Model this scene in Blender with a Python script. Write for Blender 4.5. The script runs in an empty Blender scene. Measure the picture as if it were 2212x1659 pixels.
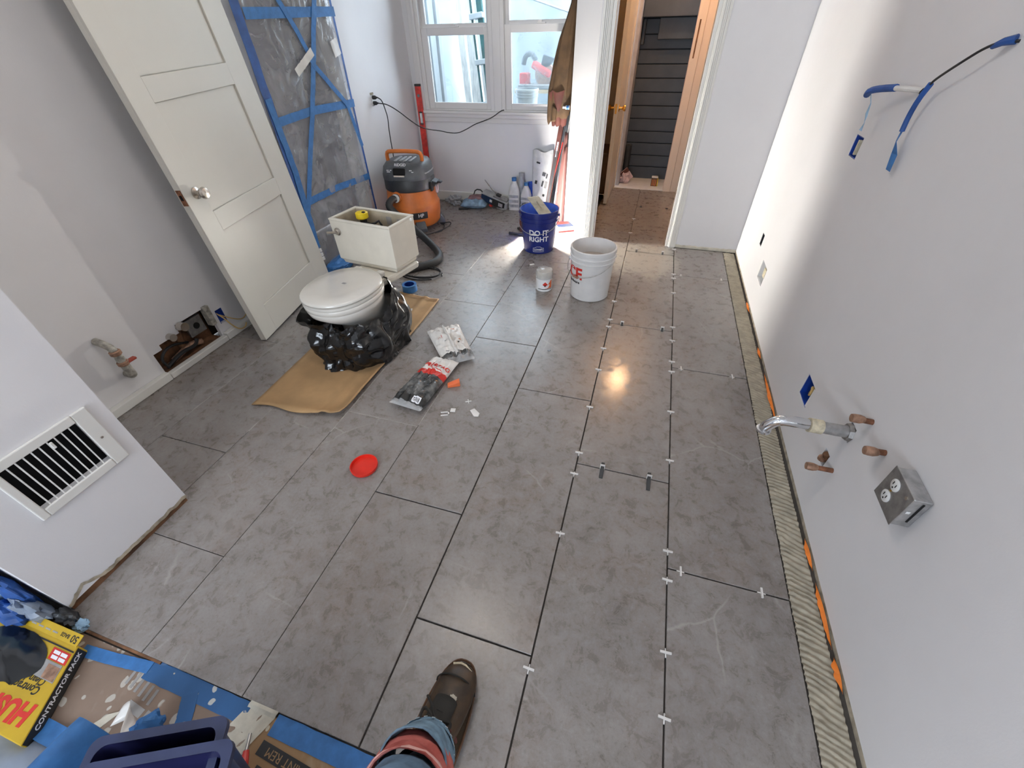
import bpy, bmesh, math, random
from mathutils import Vector as V, Matrix as M, noise

random.seed(7)
PI = math.pi
sc = bpy.context.scene
COL = sc.collection

# ------------------------------------------------------------------ camera
cam_d = bpy.data.cameras.new('camera')
cam = bpy.data.objects.new('camera', cam_d)
COL.objects.link(cam)
cam_d.sensor_fit = 'HORIZONTAL'
cam_d.sensor_width = 36.0
cam_d.lens = 36.0 * 899.05 / 2212.0
cam_d.clip_start = 0.02
cam.location = (-0.28134, 0.0, 1.38332)
cam.rotation_euler = (math.radians(49.5576), math.radians(1.0676), math.radians(16.8939))
sc.camera = cam

# ------------------------------------------------------------------ world, exposure
vs = sc.view_settings
vs.view_transform = 'Standard'
vs.look = 'None'
vs.gamma = 1.0
vs.use_curve_mapping = False
vs.exposure = 0.55
sc.cycles.use_denoising = True
sc.cycles.max_bounces = 8
sc.cycles.transparent_max_bounces = 12
sc.cycles.caustics_reflective = False
sc.cycles.caustics_refractive = False
sc.cycles.sample_clamp_indirect = 6.0
w = bpy.data.worlds.new('overcast_sky')
sc.world = w
w.use_nodes = True
bg = w.node_tree.nodes['Background']
bg.inputs['Color'].default_value = (0.78, 0.88, 1.0, 1)
bg.inputs['Strength'].default_value = 11.0


def portal(name, loc, rot, sx, sy):
    d = bpy.data.lights.new(name, 'AREA')
    d.shape = 'RECTANGLE'; d.size = sx; d.size_y = sy
    d.cycles.is_portal = True
    o = bpy.data.objects.new(name, d)
    o.location = loc; o.rotation_euler = rot
    COL.objects.link(o)


portal('daylight_portal', (-1.716, 4.36, 1.42), (math.radians(-90), 0, 0), 1.4, 1.25)
portal('daylight_portal', (-1.25, -3.02, 1.52), (math.radians(90), 0, 0), 2.3, 1.25)

# ------------------------------------------------------------------ materials
MAT = {}


def nodes_of(name):
    m = bpy.data.materials.new(name)
    m.use_nodes = True
    nt = m.node_tree
    b = nt.nodes['Principled BSDF']
    MAT[name] = m
    return m, nt, b


def noise_node(nt, scale, detail=3.0, rough=0.5, dist=0.0, vec=None):
    n = nt.nodes.new('ShaderNodeTexNoise')
    n.inputs['Scale'].default_value = scale
    n.inputs['Detail'].default_value = detail
    n.inputs['Roughness'].default_value = rough
    n.inputs['Distortion'].default_value = dist
    if vec is not None:
        nt.links.new(vec, n.inputs['Vector'])
    return n


def mixc(nt, fac, a, b, mode='MIX'):
    n = nt.nodes.new('ShaderNodeMix')
    n.data_type = 'RGBA'; n.blend_type = mode
    for sock, val in ((n.inputs[0], fac), (n.inputs[6], a), (n.inputs[7], b)):
        if hasattr(val, 'is_linked') or isinstance(val, bpy.types.NodeSocket):
            nt.links.new(val, sock)
        elif isinstance(val, (int, float)):
            sock.default_value = val
        else:
            sock.default_value = (*val, 1) if len(val) == 3 else val
    return n.outputs[2]


def maprange(nt, val, a, b, c=0.0, d=1.0, smooth=False):
    n = nt.nodes.new('ShaderNodeMapRange')
    n.interpolation_type = 'SMOOTHSTEP' if smooth else 'LINEAR'
    nt.links.new(val, n.inputs[0])
    for i, x in enumerate((a, b, c, d)):
        n.inputs[1 + i].default_value = x
    return n.outputs[0]


def mathn(nt, op, a, b=None):
    n = nt.nodes.new('ShaderNodeMath'); n.operation = op
    for i, x in enumerate((a, b)):
        if x is None: continue
        if isinstance(x, (int, float)): n.inputs[i].default_value = x
        else: nt.links.new(x, n.inputs[i])
    return n.outputs[0]


def objco(nt):
    return nt.nodes.new('ShaderNodeTexCoord').outputs['Object']


def bump(nt, b, height, strength=0.3, dist=0.002):
    n = nt.nodes.new('ShaderNodeBump')
    n.inputs['Strength'].default_value = strength
    n.inputs['Distance'].default_value = dist
    nt.links.new(height, n.inputs['Height'])
    nt.links.new(n.outputs[0], b.inputs['Normal'])


def mat(name, col, rough=0.5, metal=0.0, var=0.08, scale=14.0, bmp=0.0, bscale=60.0, spec=0.5,
        alt=None, coat=0.0, trans=0.0, alpha=1.0, emit=None, estr=0.0, sss=0.0):
    """plain surface with a procedural variation of tone"""
    if name in MAT: return MAT[name]
    m, nt, b = nodes_of(name)
    co = objco(nt)
    n = noise_node(nt, scale, 4.0, 0.55, vec=co)
    dark = tuple(c * (1 - var) for c in col)
    lite = alt if alt else tuple(min(1, c * (1 + var)) for c in col)
    f = maprange(nt, n.outputs[0], 0.35, 0.65)
    nt.links.new(mixc(nt, f, dark, lite), b.inputs['Base Color'])
    b.inputs['Roughness'].default_value = rough
    b.inputs['Metallic'].default_value = metal
    b.inputs['Specular IOR Level'].default_value = spec
    b.inputs['Coat Weight'].default_value = coat
    b.inputs['Transmission Weight'].default_value = trans
    b.inputs['Alpha'].default_value = alpha
    if sss:
        b.inputs['Subsurface Weight'].default_value = sss
        b.inputs['Subsurface Radius'].default_value = (0.02, 0.02, 0.02)
    if emit:
        b.inputs['Emission Color'].default_value = (*emit, 1)
        b.inputs['Emission Strength'].default_value = estr
    if bmp:
        n2 = noise_node(nt, bscale, 5.0, 0.6, vec=co)
        bump(nt, b, n2.outputs[0], bmp, 0.003)
    return m


def mat_paint(name, col, rough=0.55):
    m, nt, b = nodes_of(name)
    co = objco(nt)
    n1 = noise_node(nt, 1.3, 3.0, 0.5, vec=co)
    n2 = noise_node(nt, 9.0, 4.0, 0.6, vec=co)
    f = maprange(nt, mathn(nt, 'ADD', mathn(nt, 'MULTIPLY', n1.outputs[0], 0.6), mathn(nt, 'MULTIPLY', n2.outputs[0], 0.4)), 0.35, 0.65)
    nt.links.new(mixc(nt, f, tuple(c * 0.965 for c in col), col), b.inputs['Base Color'])
    b.inputs['Roughness'].default_value = rough
    b.inputs['Specular IOR Level'].default_value = 0.35
    n3 = noise_node(nt, 160.0, 3.0, 0.6, vec=co)
    bump(nt, b, n3.outputs[0], 0.12, 0.0015)
    return m


def mat_tile():
    m, nt, b = nodes_of('stone_tile')
    tc = objco(nt)
    info = nt.nodes.new('ShaderNodeObjectInfo')
    off = nt.nodes.new('ShaderNodeVectorMath'); off.operation = 'SCALE'
    cmb = nt.nodes.new('ShaderNodeCombineXYZ')
    r1 = mathn(nt, 'MULTIPLY', info.outputs['Random'], 37.0)
    r2 = mathn(nt, 'MULTIPLY', info.outputs['Random'], 91.0)
    nt.links.new(r1, cmb.inputs[0]); nt.links.new(r2, cmb.inputs[1])
    add = nt.nodes.new('ShaderNodeVectorMath'); add.operation = 'ADD'
    nt.links.new(tc, add.inputs[0]); nt.links.new(cmb.outputs[0], add.inputs[1])
    co = add.outputs[0]
    big = noise_node(nt, 4.2, 6.0, 0.62, 0.6, vec=co)
    med = noise_node(nt, 20.0, 8.0, 0.72, 0.5, vec=co)
    fine = noise_node(nt, 85.0, 4.0, 0.7, vec=co)
    c1 = mixc(nt, maprange(nt, big.outputs[0], 0.28, 0.72), (0.175, 0.150, 0.133), (0.284, 0.255, 0.236))
    brown = noise_node(nt, 2.6, 5.0, 0.6, 0.8, vec=co)
    c2 = mixc(nt, maprange(nt, brown.outputs[0], 0.5, 0.72, 0, 0.75), c1, (0.198, 0.148, 0.118))
    c3 = mixc(nt, maprange(nt, med.outputs[0], 0.40, 0.68, 0.0, 0.7), c2, (0.335, 0.316, 0.305))
    c3b = mixc(nt, maprange(nt, med.outputs[0], 0.48, 0.30, 0.0, 0.22), c3, (0.138, 0.124, 0.114))
    c4 = mixc(nt, maprange(nt, fine.outputs[0], 0.52, 0.75, 0, 0.55), c3b, (0.115, 0.109, 0.102))
    c4b = mixc(nt, maprange(nt, fine.outputs[0], 0.42, 0.25, 0, 0.4), c4, (0.461, 0.448, 0.442))
    # pale veins: two families of thin warped lines, broken by a mask
    outc = c4b
    for sc_, wdt, seed, lo in ((2.3, 0.010, 3.1, 0.545), (3.6, 0.013, 17.7, 0.575)):
        ad = nt.nodes.new('ShaderNodeVectorMath'); ad.operation = 'ADD'
        nt.links.new(co, ad.inputs[0]); ad.inputs[1].default_value = (seed, seed * 2, 0)
        wv = noise_node(nt, 7.0, 4.0, 0.6, vec=ad.outputs[0])
        mv = nt.nodes.new('ShaderNodeMix'); mv.data_type = 'VECTOR'; mv.inputs[0].default_value = 0.045
        nt.links.new(ad.outputs[0], mv.inputs[4]); nt.links.new(wv.outputs['Color'], mv.inputs[5])
        vo = nt.nodes.new('ShaderNodeTexVoronoi'); vo.feature = 'DISTANCE_TO_EDGE'
        vo.inputs['Scale'].default_value = sc_
        nt.links.new(mv.outputs[1], vo.inputs['Vector'])
        line = maprange(nt, vo.outputs['Distance'], 0.0, wdt, 1.0, 0.0)
        mk = noise_node(nt, 3.1, 2.0, 0.5, vec=ad.outputs[0])
        mask = maprange(nt, mk.outputs[0], lo, lo + 0.10)
        f = mathn(nt, 'MULTIPLY', mathn(nt, 'MULTIPLY', line, mask), 0.60)
        outc = mixc(nt, f, outc, (0.46, 0.43, 0.40))
    # dried mortar wash on the tiles before the hall door (a stain of its own)
    pos = nt.nodes.new('ShaderNodeNewGeometry').outputs['Position']
    sub = nt.nodes.new('ShaderNodeVectorMath'); sub.operation = 'SUBTRACT'
    nt.links.new(pos, sub.inputs[0]); sub.inputs[1].default_value = (-0.24, 3.27, 0)
    scl = nt.nodes.new('ShaderNodeVectorMath'); scl.operation = 'MULTIPLY'
    nt.links.new(sub.outputs[0], scl.inputs[0]); scl.inputs[1].default_value = (3.0, 2.7, 0)
    ln = nt.nodes.new('ShaderNodeVectorMath'); ln.operation = 'LENGTH'
    nt.links.new(scl.outputs[0], ln.inputs[0])
    hz = noise_node(nt, 9.0, 6.0, 0.7, 1.6, vec=pos)
    hm = mathn(nt, 'SUBTRACT', mathn(nt, 'ADD', mathn(nt, 'MULTIPLY', hz.outputs[0], 1.7), 0.05), ln.outputs['Value'])
    outc = mixc(nt, maprange(nt, hm, -0.05, 0.25, 0, 0.62), outc, (0.46, 0.43, 0.37))
    # small dried drips between the two buckets
    dv = nt.nodes.new('ShaderNodeTexVoronoi'); dv.inputs['Scale'].default_value = 16.0
    nt.links.new(pos, dv.inputs['Vector'])
    sub2 = nt.nodes.new('ShaderNodeVectorMath'); sub2.operation = 'SUBTRACT'
    nt.links.new(pos, sub2.inputs[0]); sub2.inputs[1].default_value = (-1.0, 2.75, 0)
    ln2 = nt.nodes.new('ShaderNodeVectorMath'); ln2.operation = 'LENGTH'
    nt.links.new(sub2.outputs[0], ln2.inputs[0])
    near = maprange(nt, ln2.outputs['Value'], 0.35, 0.6, 1.0, 0.0)
    spot = mathn(nt, 'MULTIPLY', maprange(nt, dv.outputs['Distance'], 0.16, 0.26, 1, 0), near)
    outc = mixc(nt, mathn(nt, 'MULTIPLY', spot, 0.45), outc, (0.07, 0.055, 0.045))
    nt.links.new(outc, b.inputs['Base Color'])
    # wet patch: water left on the tile, low roughness only
    s3 = nt.nodes.new('ShaderNodeVectorMath'); s3.operation = 'SUBTRACT'
    nt.links.new(pos, s3.inputs[0]); s3.inputs[1].default_value = (-0.272, 1.70, 0)
    m3 = nt.nodes.new('ShaderNodeVectorMath'); m3.operation = 'MULTIPLY'
    nt.links.new(s3.outputs[0], m3.inputs[0]); m3.inputs[1].default_value = (14.0, 4.6, 0)
    l3 = nt.nodes.new('ShaderNodeVectorMath'); l3.operation = 'LENGTH'
    nt.links.new(m3.outputs[0], l3.inputs[0])
    wn = noise_node(nt, 13.0, 3.0, 0.5, 0.7, vec=pos)
    wet = maprange(nt, mathn(nt, 'SUBTRACT', mathn(nt, 'ADD', mathn(nt, 'MULTIPLY', wn.outputs[0], 1.6), 0.1), l3.outputs['Value']), -0.05, 0.15)
    rough = mathn(nt, 'ADD', mathn(nt, 'MULTIPLY', med.outputs[0], 0.24), 0.17)
    rg = nt.nodes.new('ShaderNodeMix'); rg.data_type = 'FLOAT'
    nt.links.new(wet, rg.inputs[0]); nt.links.new(rough, rg.inputs[2]); rg.inputs[3].default_value = 0.14
    nt.links.new(rg.outputs[0], b.inputs['Roughness'])
    b.inputs['Specular IOR Level'].default_value = 0.55
    bump(nt, b, mathn(nt, 'ADD', med.outputs[0], mathn(nt, 'MULTIPLY', fine.outputs[0], 0.5)), 0.10, 0.002)
    return m


def mat_wood(name, c1, c2, scale=9.0, axis=(1, 1, 12), rough=0.6):
    m, nt, b = nodes_of(name)
    mp = nt.nodes.new('ShaderNodeMapping')
    mp.inputs['Scale'].default_value = axis
    nt.links.new(objco(nt), mp.inputs[0])
    n = noise_node(nt, scale, 5.0, 0.6, 0.8, vec=mp.outputs[0])
    nt.links.new(mixc(nt, maprange(nt, n.outputs[0], 0.3, 0.7), c1, c2), b.inputs['Base Color'])
    b.inputs['Roughness'].default_value = rough
    bump(nt, b, n.outputs[0], 0.15, 0.002)
    return m


def mat_splatter(name, base, spl, scale=16.0, thr=0.22, rough=0.8, dens=0.5):
    """card or tape with dried blobs of paint and mortar"""
    m, nt, b = nodes_of(name)
    co = objco(nt)
    n0 = noise_node(nt, 7.0, 4.0, 0.6, vec=co)
    c0 = mixc(nt, maprange(nt, n0.outputs[0], 0.3, 0.7), tuple(c * 0.82 for c in base), base)
    wv = noise_node(nt, 11.0, 3.0, 0.5, vec=co)
    mixv = nt.nodes.new('ShaderNodeMix'); mixv.data_type = 'VECTOR'
    mixv.inputs[0].default_value = 0.05
    nt.links.new(co, mixv.inputs[4]); nt.links.new(wv.outputs['Color'], mixv.inputs[5])
    vo = nt.nodes.new('ShaderNodeTexVoronoi'); vo.inputs['Scale'].default_value = scale
    nt.links.new(mixv.outputs[1], vo.inputs['Vector'])
    sep = nt.nodes.new('ShaderNodeSeparateColor')
    nt.links.new(vo.outputs['Color'], sep.inputs[0])
    size = mathn(nt, 'MULTIPLY', sep.outputs[0], thr)
    blob = maprange(nt, mathn(nt, 'SUBTRACT', size, vo.outputs['Distance']), -0.02, 0.03)
    keep = maprange(nt, sep.outputs[1], 1 - dens, 1 - dens + 0.05)
    n4 = noise_node(nt, 3.2, 5.0, 0.7, 0.5, vec=co)
    smear = maprange(nt, n4.outputs[0], 0.56, 0.74, 0, 0.55)
    f = mathn(nt, 'MAXIMUM', mathn(nt, 'MULTIPLY', blob, keep), smear)
    nt.links.new(mixc(nt, f, c0, spl), b.inputs['Base Color'])
    b.inputs['Roughness'].default_value = rough
    bump(nt, b, f, 0.3, 0.002)
    return m


def mat_film(name, col, alpha, rough=0.15, transl=0.0, bs=0.0):
    m, nt, b = nodes_of(name)
    co = objco(nt)
    n = noise_node(nt, 5.0, 6.0, 0.65, 0.8, vec=co)
    b.inputs['Base Color'].default_value = (*col, 1)
    nt.links.new(mixc(nt, n.outputs[0], tuple(c * 0.85 for c in col), col), b.inputs['Base Color'])
    nt.links.new(maprange(nt, n.outputs[0], 0.3, 0.7, alpha - 0.1, min(1, alpha + 0.1)), b.inputs['Alpha'])
    b.inputs['Roughness'].default_value = rough
    b.inputs['Specular IOR Level'].default_value = 0.6
    if bs:
        bump(nt, b, n.outputs[0], bs, 0.01)
    return m


mat_tile()
mat_paint('wall_paint', (0.80, 0.785, 0.79))
mat_paint('ceiling_paint', (0.85, 0.85, 0.85))
mat_paint('trim_paint', (0.80, 0.785, 0.74), 0.35)
mat_paint('door_paint', (0.70, 0.675, 0.61), 0.35)
mat_paint('vinyl_frame', (0.78, 0.755, 0.74), 0.35)
mat('substrate', (0.075, 0.066, 0.058), 0.9, bmp=0.4)
mat('grout_pale', (0.36, 0.34, 0.315), 0.85, var=0.25, scale=25)
mat('mortar', (0.40, 0.355, 0.275), 0.85, var=0.14, scale=22, bmp=0.35, bscale=90)
mat('mortar_pale', (0.56, 0.52, 0.43), 0.85, var=0.15, scale=20, bmp=0.3)
mat('orange_membrane', (0.85, 0.22, 0.02), 0.5, var=0.15)
mat('raw_edge', (0.42, 0.36, 0.27), 0.9, var=0.35, scale=30, bmp=0.5)
mat('old_wood', (0.16, 0.075, 0.035), 0.85, var=0.5, scale=18, bmp=0.4)
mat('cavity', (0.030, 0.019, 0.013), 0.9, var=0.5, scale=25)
mat('hole_shade', (0.004, 0.004, 0.004), 0.9)  # near black, stands in for the shade inside holes and slots
mat('chrome', (0.72, 0.73, 0.75), 0.12, 1.0, var=0.03)
mat('galvanised', (0.47, 0.47, 0.47), 0.42, 0.85, var=0.2, scale=40)
mat('steel_plate', (0.33, 0.32, 0.31), 0.4, 0.8, var=0.2, scale=40)
mat('copper', (0.26, 0.115, 0.065), 0.5, 0.6, var=0.35, scale=70)
mat('copper_pale', (0.36, 0.21, 0.14), 0.55, 0.45, var=0.3, scale=60)
mat('pale_plaster', (0.62, 0.55, 0.40), 0.8, var=0.2, scale=60)
mat('brass', (0.85, 0.52, 0.14), 0.2, 1.0, var=0.05)
mat('nickel', (0.60, 0.56, 0.51), 0.25, 1.0, var=0.06)
mat('blue_tape', (0.040, 0.165, 0.42), 0.6, var=0.15, scale=30)
mat('blue_tape_dark', (0.022, 0.085, 0.30), 0.55, var=0.3, scale=12)
mat('tape_pale', (0.30, 0.48, 0.66), 0.6, var=0.25, scale=20)
mat('black_rubber', (0.018, 0.018, 0.019), 0.55, var=0.2)
mat('dark_plastic', (0.035, 0.038, 0.042), 0.42, var=0.2)
mat('grey_plastic', (0.09, 0.095, 0.10), 0.45, var=0.2)
mat('hose_grey', (0.030, 0.030, 0.029), 0.5, var=0.2)
mat('orange_plastic', (0.70, 0.19, 0.035), 0.38, var=0.12, scale=8, bmp=0.03)
mat('red_plastic', (0.62, 0.035, 0.025), 0.38, var=0.1)
mat('red_metal', (0.52, 0.03, 0.02), 0.4, var=0.3, scale=25)
mat('lid_red', (0.72, 0.025, 0.012), 0.4, var=0.06)
mat('white_plastic', (0.80, 0.80, 0.79), 0.4, var=0.05)
mat('spacer_white', (0.78, 0.75, 0.72), 0.45, var=0.06)
mat('pail_white', (0.72, 0.71, 0.70), 0.35, var=0.04, sss=0.25)
mat('pail_blue', (0.009, 0.020, 0.16), 0.24, var=0.12, scale=20)
mat('pail_blue_inside', (0.10, 0.20, 0.72), 0.35, var=0.15, scale=20)  # brighter copy of the blue, lamp glow inside put into the colour
mat('cyan_plastic', (0.0, 0.42, 0.85), 0.3, var=0.2)
mat('porcelain', (0.70, 0.675, 0.62), 0.12, var=0.02, coat=0.3)
mat('porcelain_bisque', (0.70, 0.655, 0.56), 0.18, var=0.03)
mat('tank_inside', (0.42, 0.36, 0.27), 0.5, var=0.15)
mat('tank_front', (0.66, 0.65, 0.615), 0.18, var=0.02)
mat('yellow_plastic', (0.80, 0.58, 0.02), 0.4, var=0.12)
mat('black_bag', (0.0045, 0.0045, 0.005), 0.17, var=0.3, spec=0.6)
mat('cardboard', (0.415, 0.255, 0.12), 0.8, var=0.12, scale=7)
mat('cardboard_edge', (0.33, 0.19, 0.085), 0.85, var=0.15)
mat('white_film', (0.74, 0.71, 0.67), 0.3, var=0.06, scale=20)
mat('dark_film', (0.055, 0.058, 0.062), 0.16, var=0.6, scale=26, alt=(0.17, 0.17, 0.165))
mat('print_red', (0.60, 0.03, 0.02), 0.4, var=0.08)
mat('print_black', (0.015, 0.015, 0.015), 0.5, var=0.1)
mat('print_white', (0.82, 0.82, 0.84), 0.4, var=0.04)
mat('print_grey', (0.30, 0.29, 0.28), 0.5, var=0.2)
mat('print_orange', (0.62, 0.16, 0.03), 0.5, var=0.15)
mat('print_yellow', (0.50, 0.325, 0.015), 0.4, var=0.08)
mat('orange_wedge', (0.80, 0.17, 0.055), 0.45, var=0.05)
mat('wedge_dark', (0.045, 0.047, 0.048), 0.45, var=0.2)
mat('navy_plastic', (0.012, 0.013, 0.055), 0.35, var=0.25, scale=10)
mat('navy_rim', (0.035, 0.045, 0.105), 0.35, var=0.2, scale=10)
mat('boot_sole_edge', (0.085, 0.038, 0.016), 0.6, var=0.4, scale=30)
mat('boot_leather', (0.036, 0.019, 0.009), 0.38, var=0.6, scale=14, alt=(0.085, 0.048, 0.022), bmp=0.25, bscale=40)
mat('boot_sole', (0.075, 0.045, 0.022), 0.6, var=0.3)
mat('lace', (0.02, 0.018, 0.015), 0.8, var=0.3)
mat('denim', (0.12, 0.20, 0.30), 0.85, var=0.4, scale=18, bmp=0.3, bscale=300)
mat('denim_pale', (0.17, 0.28, 0.38), 0.85, var=0.35, scale=30, bmp=0.3, bscale=300)
mat('thread', (0.55, 0.62, 0.65), 0.8)
mat('red_cloth', (0.52, 0.095, 0.075), 0.8, var=0.25, scale=12, bmp=0.2, bscale=200, alt=(0.66, 0.20, 0.17))
mat('pink_cloth', (0.72, 0.42, 0.38), 0.8, var=0.2, scale=20)
mat('shirt', (0.10, 0.10, 0.11), 0.85, var=0.2)
mat('tan_canvas', (0.095, 0.052, 0.022), 0.8, var=0.3, scale=9, bmp=0.3, bscale=35)
mat('maroon_cloth', (0.10, 0.028, 0.020), 0.75, var=0.3, scale=9)
mat('rosin_paper', (0.15, 0.058, 0.050), 0.8, var=0.15, scale=5)
mat('pink_paper', (0.78, 0.60, 0.62), 0.7, var=0.08)
mat('siding_dark', (0.060, 0.075, 0.095), 0.5, var=0.12, scale=6, bmp=0.1)
mat('siding_groove', (0.025, 0.028, 0.032), 0.7)
mat('hall_grey', (0.46, 0.47, 0.52), 0.6, var=0.08)
mat_paint('hall_cream', (0.78, 0.60, 0.30), 0.5)
mat_paint('hall_white', (0.80, 0.70, 0.60), 0.4)
mat('bag_white', (0.66, 0.66, 0.66), 0.45, var=0.1, scale=15, bmp=0.3, bscale=25)
mat('bag_grey', (0.34, 0.35, 0.37), 0.5, var=0.25, scale=22, bmp=0.3)
mat('pad_blue', (0.20, 0.31, 0.42), 0.5, var=0.35, scale=22, bmp=0.4, bscale=30)
mat('pad_red', (0.22, 0.12, 0.13), 0.6, var=0.3)
mat('box_navy', (0.012, 0.03, 0.075), 0.35, var=0.3)
mat('box_grey', (0.33, 0.33, 0.33), 0.5, var=0.2)
mat('green_frp', (0.006, 0.050, 0.050), 0.5, var=0.25)
mat('alu', (0.70, 0.72, 0.74), 0.35, 0.3, var=0.08)
mat_wood('grey_board', (0.24, 0.25, 0.25), (0.42, 0.42, 0.40), 5.0, (6, 6, 1))
mat_wood('pale_wood', (0.55, 0.38, 0.20), (0.70, 0.52, 0.30), 6.0, (1, 8, 8))
mat_wood('brown_wood', (0.11, 0.065, 0.035), (0.20, 0.12, 0.07), 6.0, (6, 6, 1))
mat('slurry', (0.50, 0.42, 0.36), 0.25, var=0.08)
mat('sheet_white', (0.19, 0.225, 0.245), 0.5, var=0.06, scale=3, bmp=0.2, bscale=4)
mat('exterior_grey', (0.036, 0.043, 0.054), 0.5, var=0.1, scale=5)
mat('exterior_white', (0.22, 0.245, 0.26), 0.5, var=0.05)
mat('concrete', (0.22, 0.22, 0.22), 0.85, var=0.12, scale=6, bmp=0.2)
mat('glass_frost', (0.12, 0.19, 0.21), 0.4, var=0.2, scale=30)
mat('romex', (0.62, 0.42, 0.16), 0.5, var=0.1)
mat('box_blue', (0.012, 0.05, 0.30), 0.35, var=0.25)
mat('pvc_dirty', (0.40, 0.38, 0.33), 0.5, 0.2, var=0.35, scale=50)
mat('valve_red', (0.45, 0.07, 0.04), 0.5, var=0.2)
mat_splatter('floor_card', (0.26, 0.185, 0.138), (0.46, 0.42, 0.365), 34.0, 0.46, dens=0.75)
mat_splatter('kraft_card', (0.36, 0.22, 0.11), (0.62, 0.56, 0.42), 34.0, 0.25, dens=0.12)
mat_splatter('taped_blue', (0.028, 0.115, 0.29), (0.50, 0.50, 0.47), 45.0, 0.42, rough=0.6, dens=0.45)
mat_film('poly_sheet', (0.70, 0.70, 0.73), 0.36, 0.05, bs=0.15)
mat_film('clear_film', (0.72, 0.72, 0.72), 0.45, 0.12)
mat_film('blue_film', (0.30, 0.36, 0.45), 0.8, 0.3)
mat_film('haze_sheet', (0.22, 0.26, 0.285), 0.5, 0.6)


def mat_glass():
    m, nt, b = nodes_of('window_glass')
    nt.nodes.remove(b)
    out = nt.nodes['Material Output']
    tr = nt.nodes.new('ShaderNodeBsdfTransparent')
    n = noise_node(nt, 3.0, 2.0, vec=objco(nt))
    nt.links.new(mixc(nt, n.outputs[0], (0.93, 0.97, 0.98), (0.96, 0.99, 1.0)), tr.inputs[0])
    gl = nt.nodes.new('ShaderNodeBsdfGlossy'); gl.inputs['Roughness'].default_value = 0.02
    fr = nt.nodes.new('ShaderNodeFresnel'); fr.inputs[0].default_value = 1.45
    mx = nt.nodes.new('ShaderNodeMixShader')
    nt.links.new(fr.outputs[0], mx.inputs[0]); nt.links.new(tr.outputs[0], mx.inputs[1]); nt.links.new(gl.outputs[0], mx.inputs[2])
    nt.links.new(mx.outputs[0], out.inputs[0])


mat_glass()


def mat_emit(name, col, strength):
    m, nt, b = nodes_of(name)
    b.inputs['Base Color'].default_value = (0.8, 0.8, 0.8, 1)
    b.inputs['Emission Color'].default_value = (*col, 1)
    b.inputs['Emission Strength'].default_value = strength
    n = noise_node(nt, 30.0, 2.0, vec=objco(nt))
    nt.links.new(maprange(nt, n.outputs[0], 0, 1, 0.35, 0.45), b.inputs['Roughness'])
    return m


mat_emit('work_light_led', (1.0, 0.965, 0.89), 3300.0)
mat_emit('fill_diffuser', (1.0, 0.92, 0.85), 11.0)
mat_emit('hall_bulb', (1.0, 0.58, 0.30), 120.0)


# ------------------------------------------------------------------ mesh helpers
def world_m(o):
    m = M.LocRotScale(o.location, o.rotation_euler, None)
    if o.parent is not None:
        m = world_m(o.parent) @ o.matrix_parent_inverse @ m
    return m


def tag(o, label=None, cat=None, group=None, kind=None):
    if label: o['label'] = label
    if cat: o['category'] = cat
    if group: o['group'] = group
    if kind: o['kind'] = kind
    return o


def thing(name, label, cat, loc=(0, 0, 0), rz=0.0, group=None, rot=None):
    o = bpy.data.objects.new(name, None)
    o.empty_display_size = 0.05
    o.location = loc
    o.rotation_euler = rot if rot else (0, 0, rz)
    COL.objects.link(o)
    return tag(o, label, cat, group)


def frame(p, x, y, z):
    m = M.Identity(4)
    for i, c in enumerate((x, y, z)):
        for r in range(3): m[r][i] = c[r]
    for r in range(3): m[r][3] = p[r]
    return m


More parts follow.
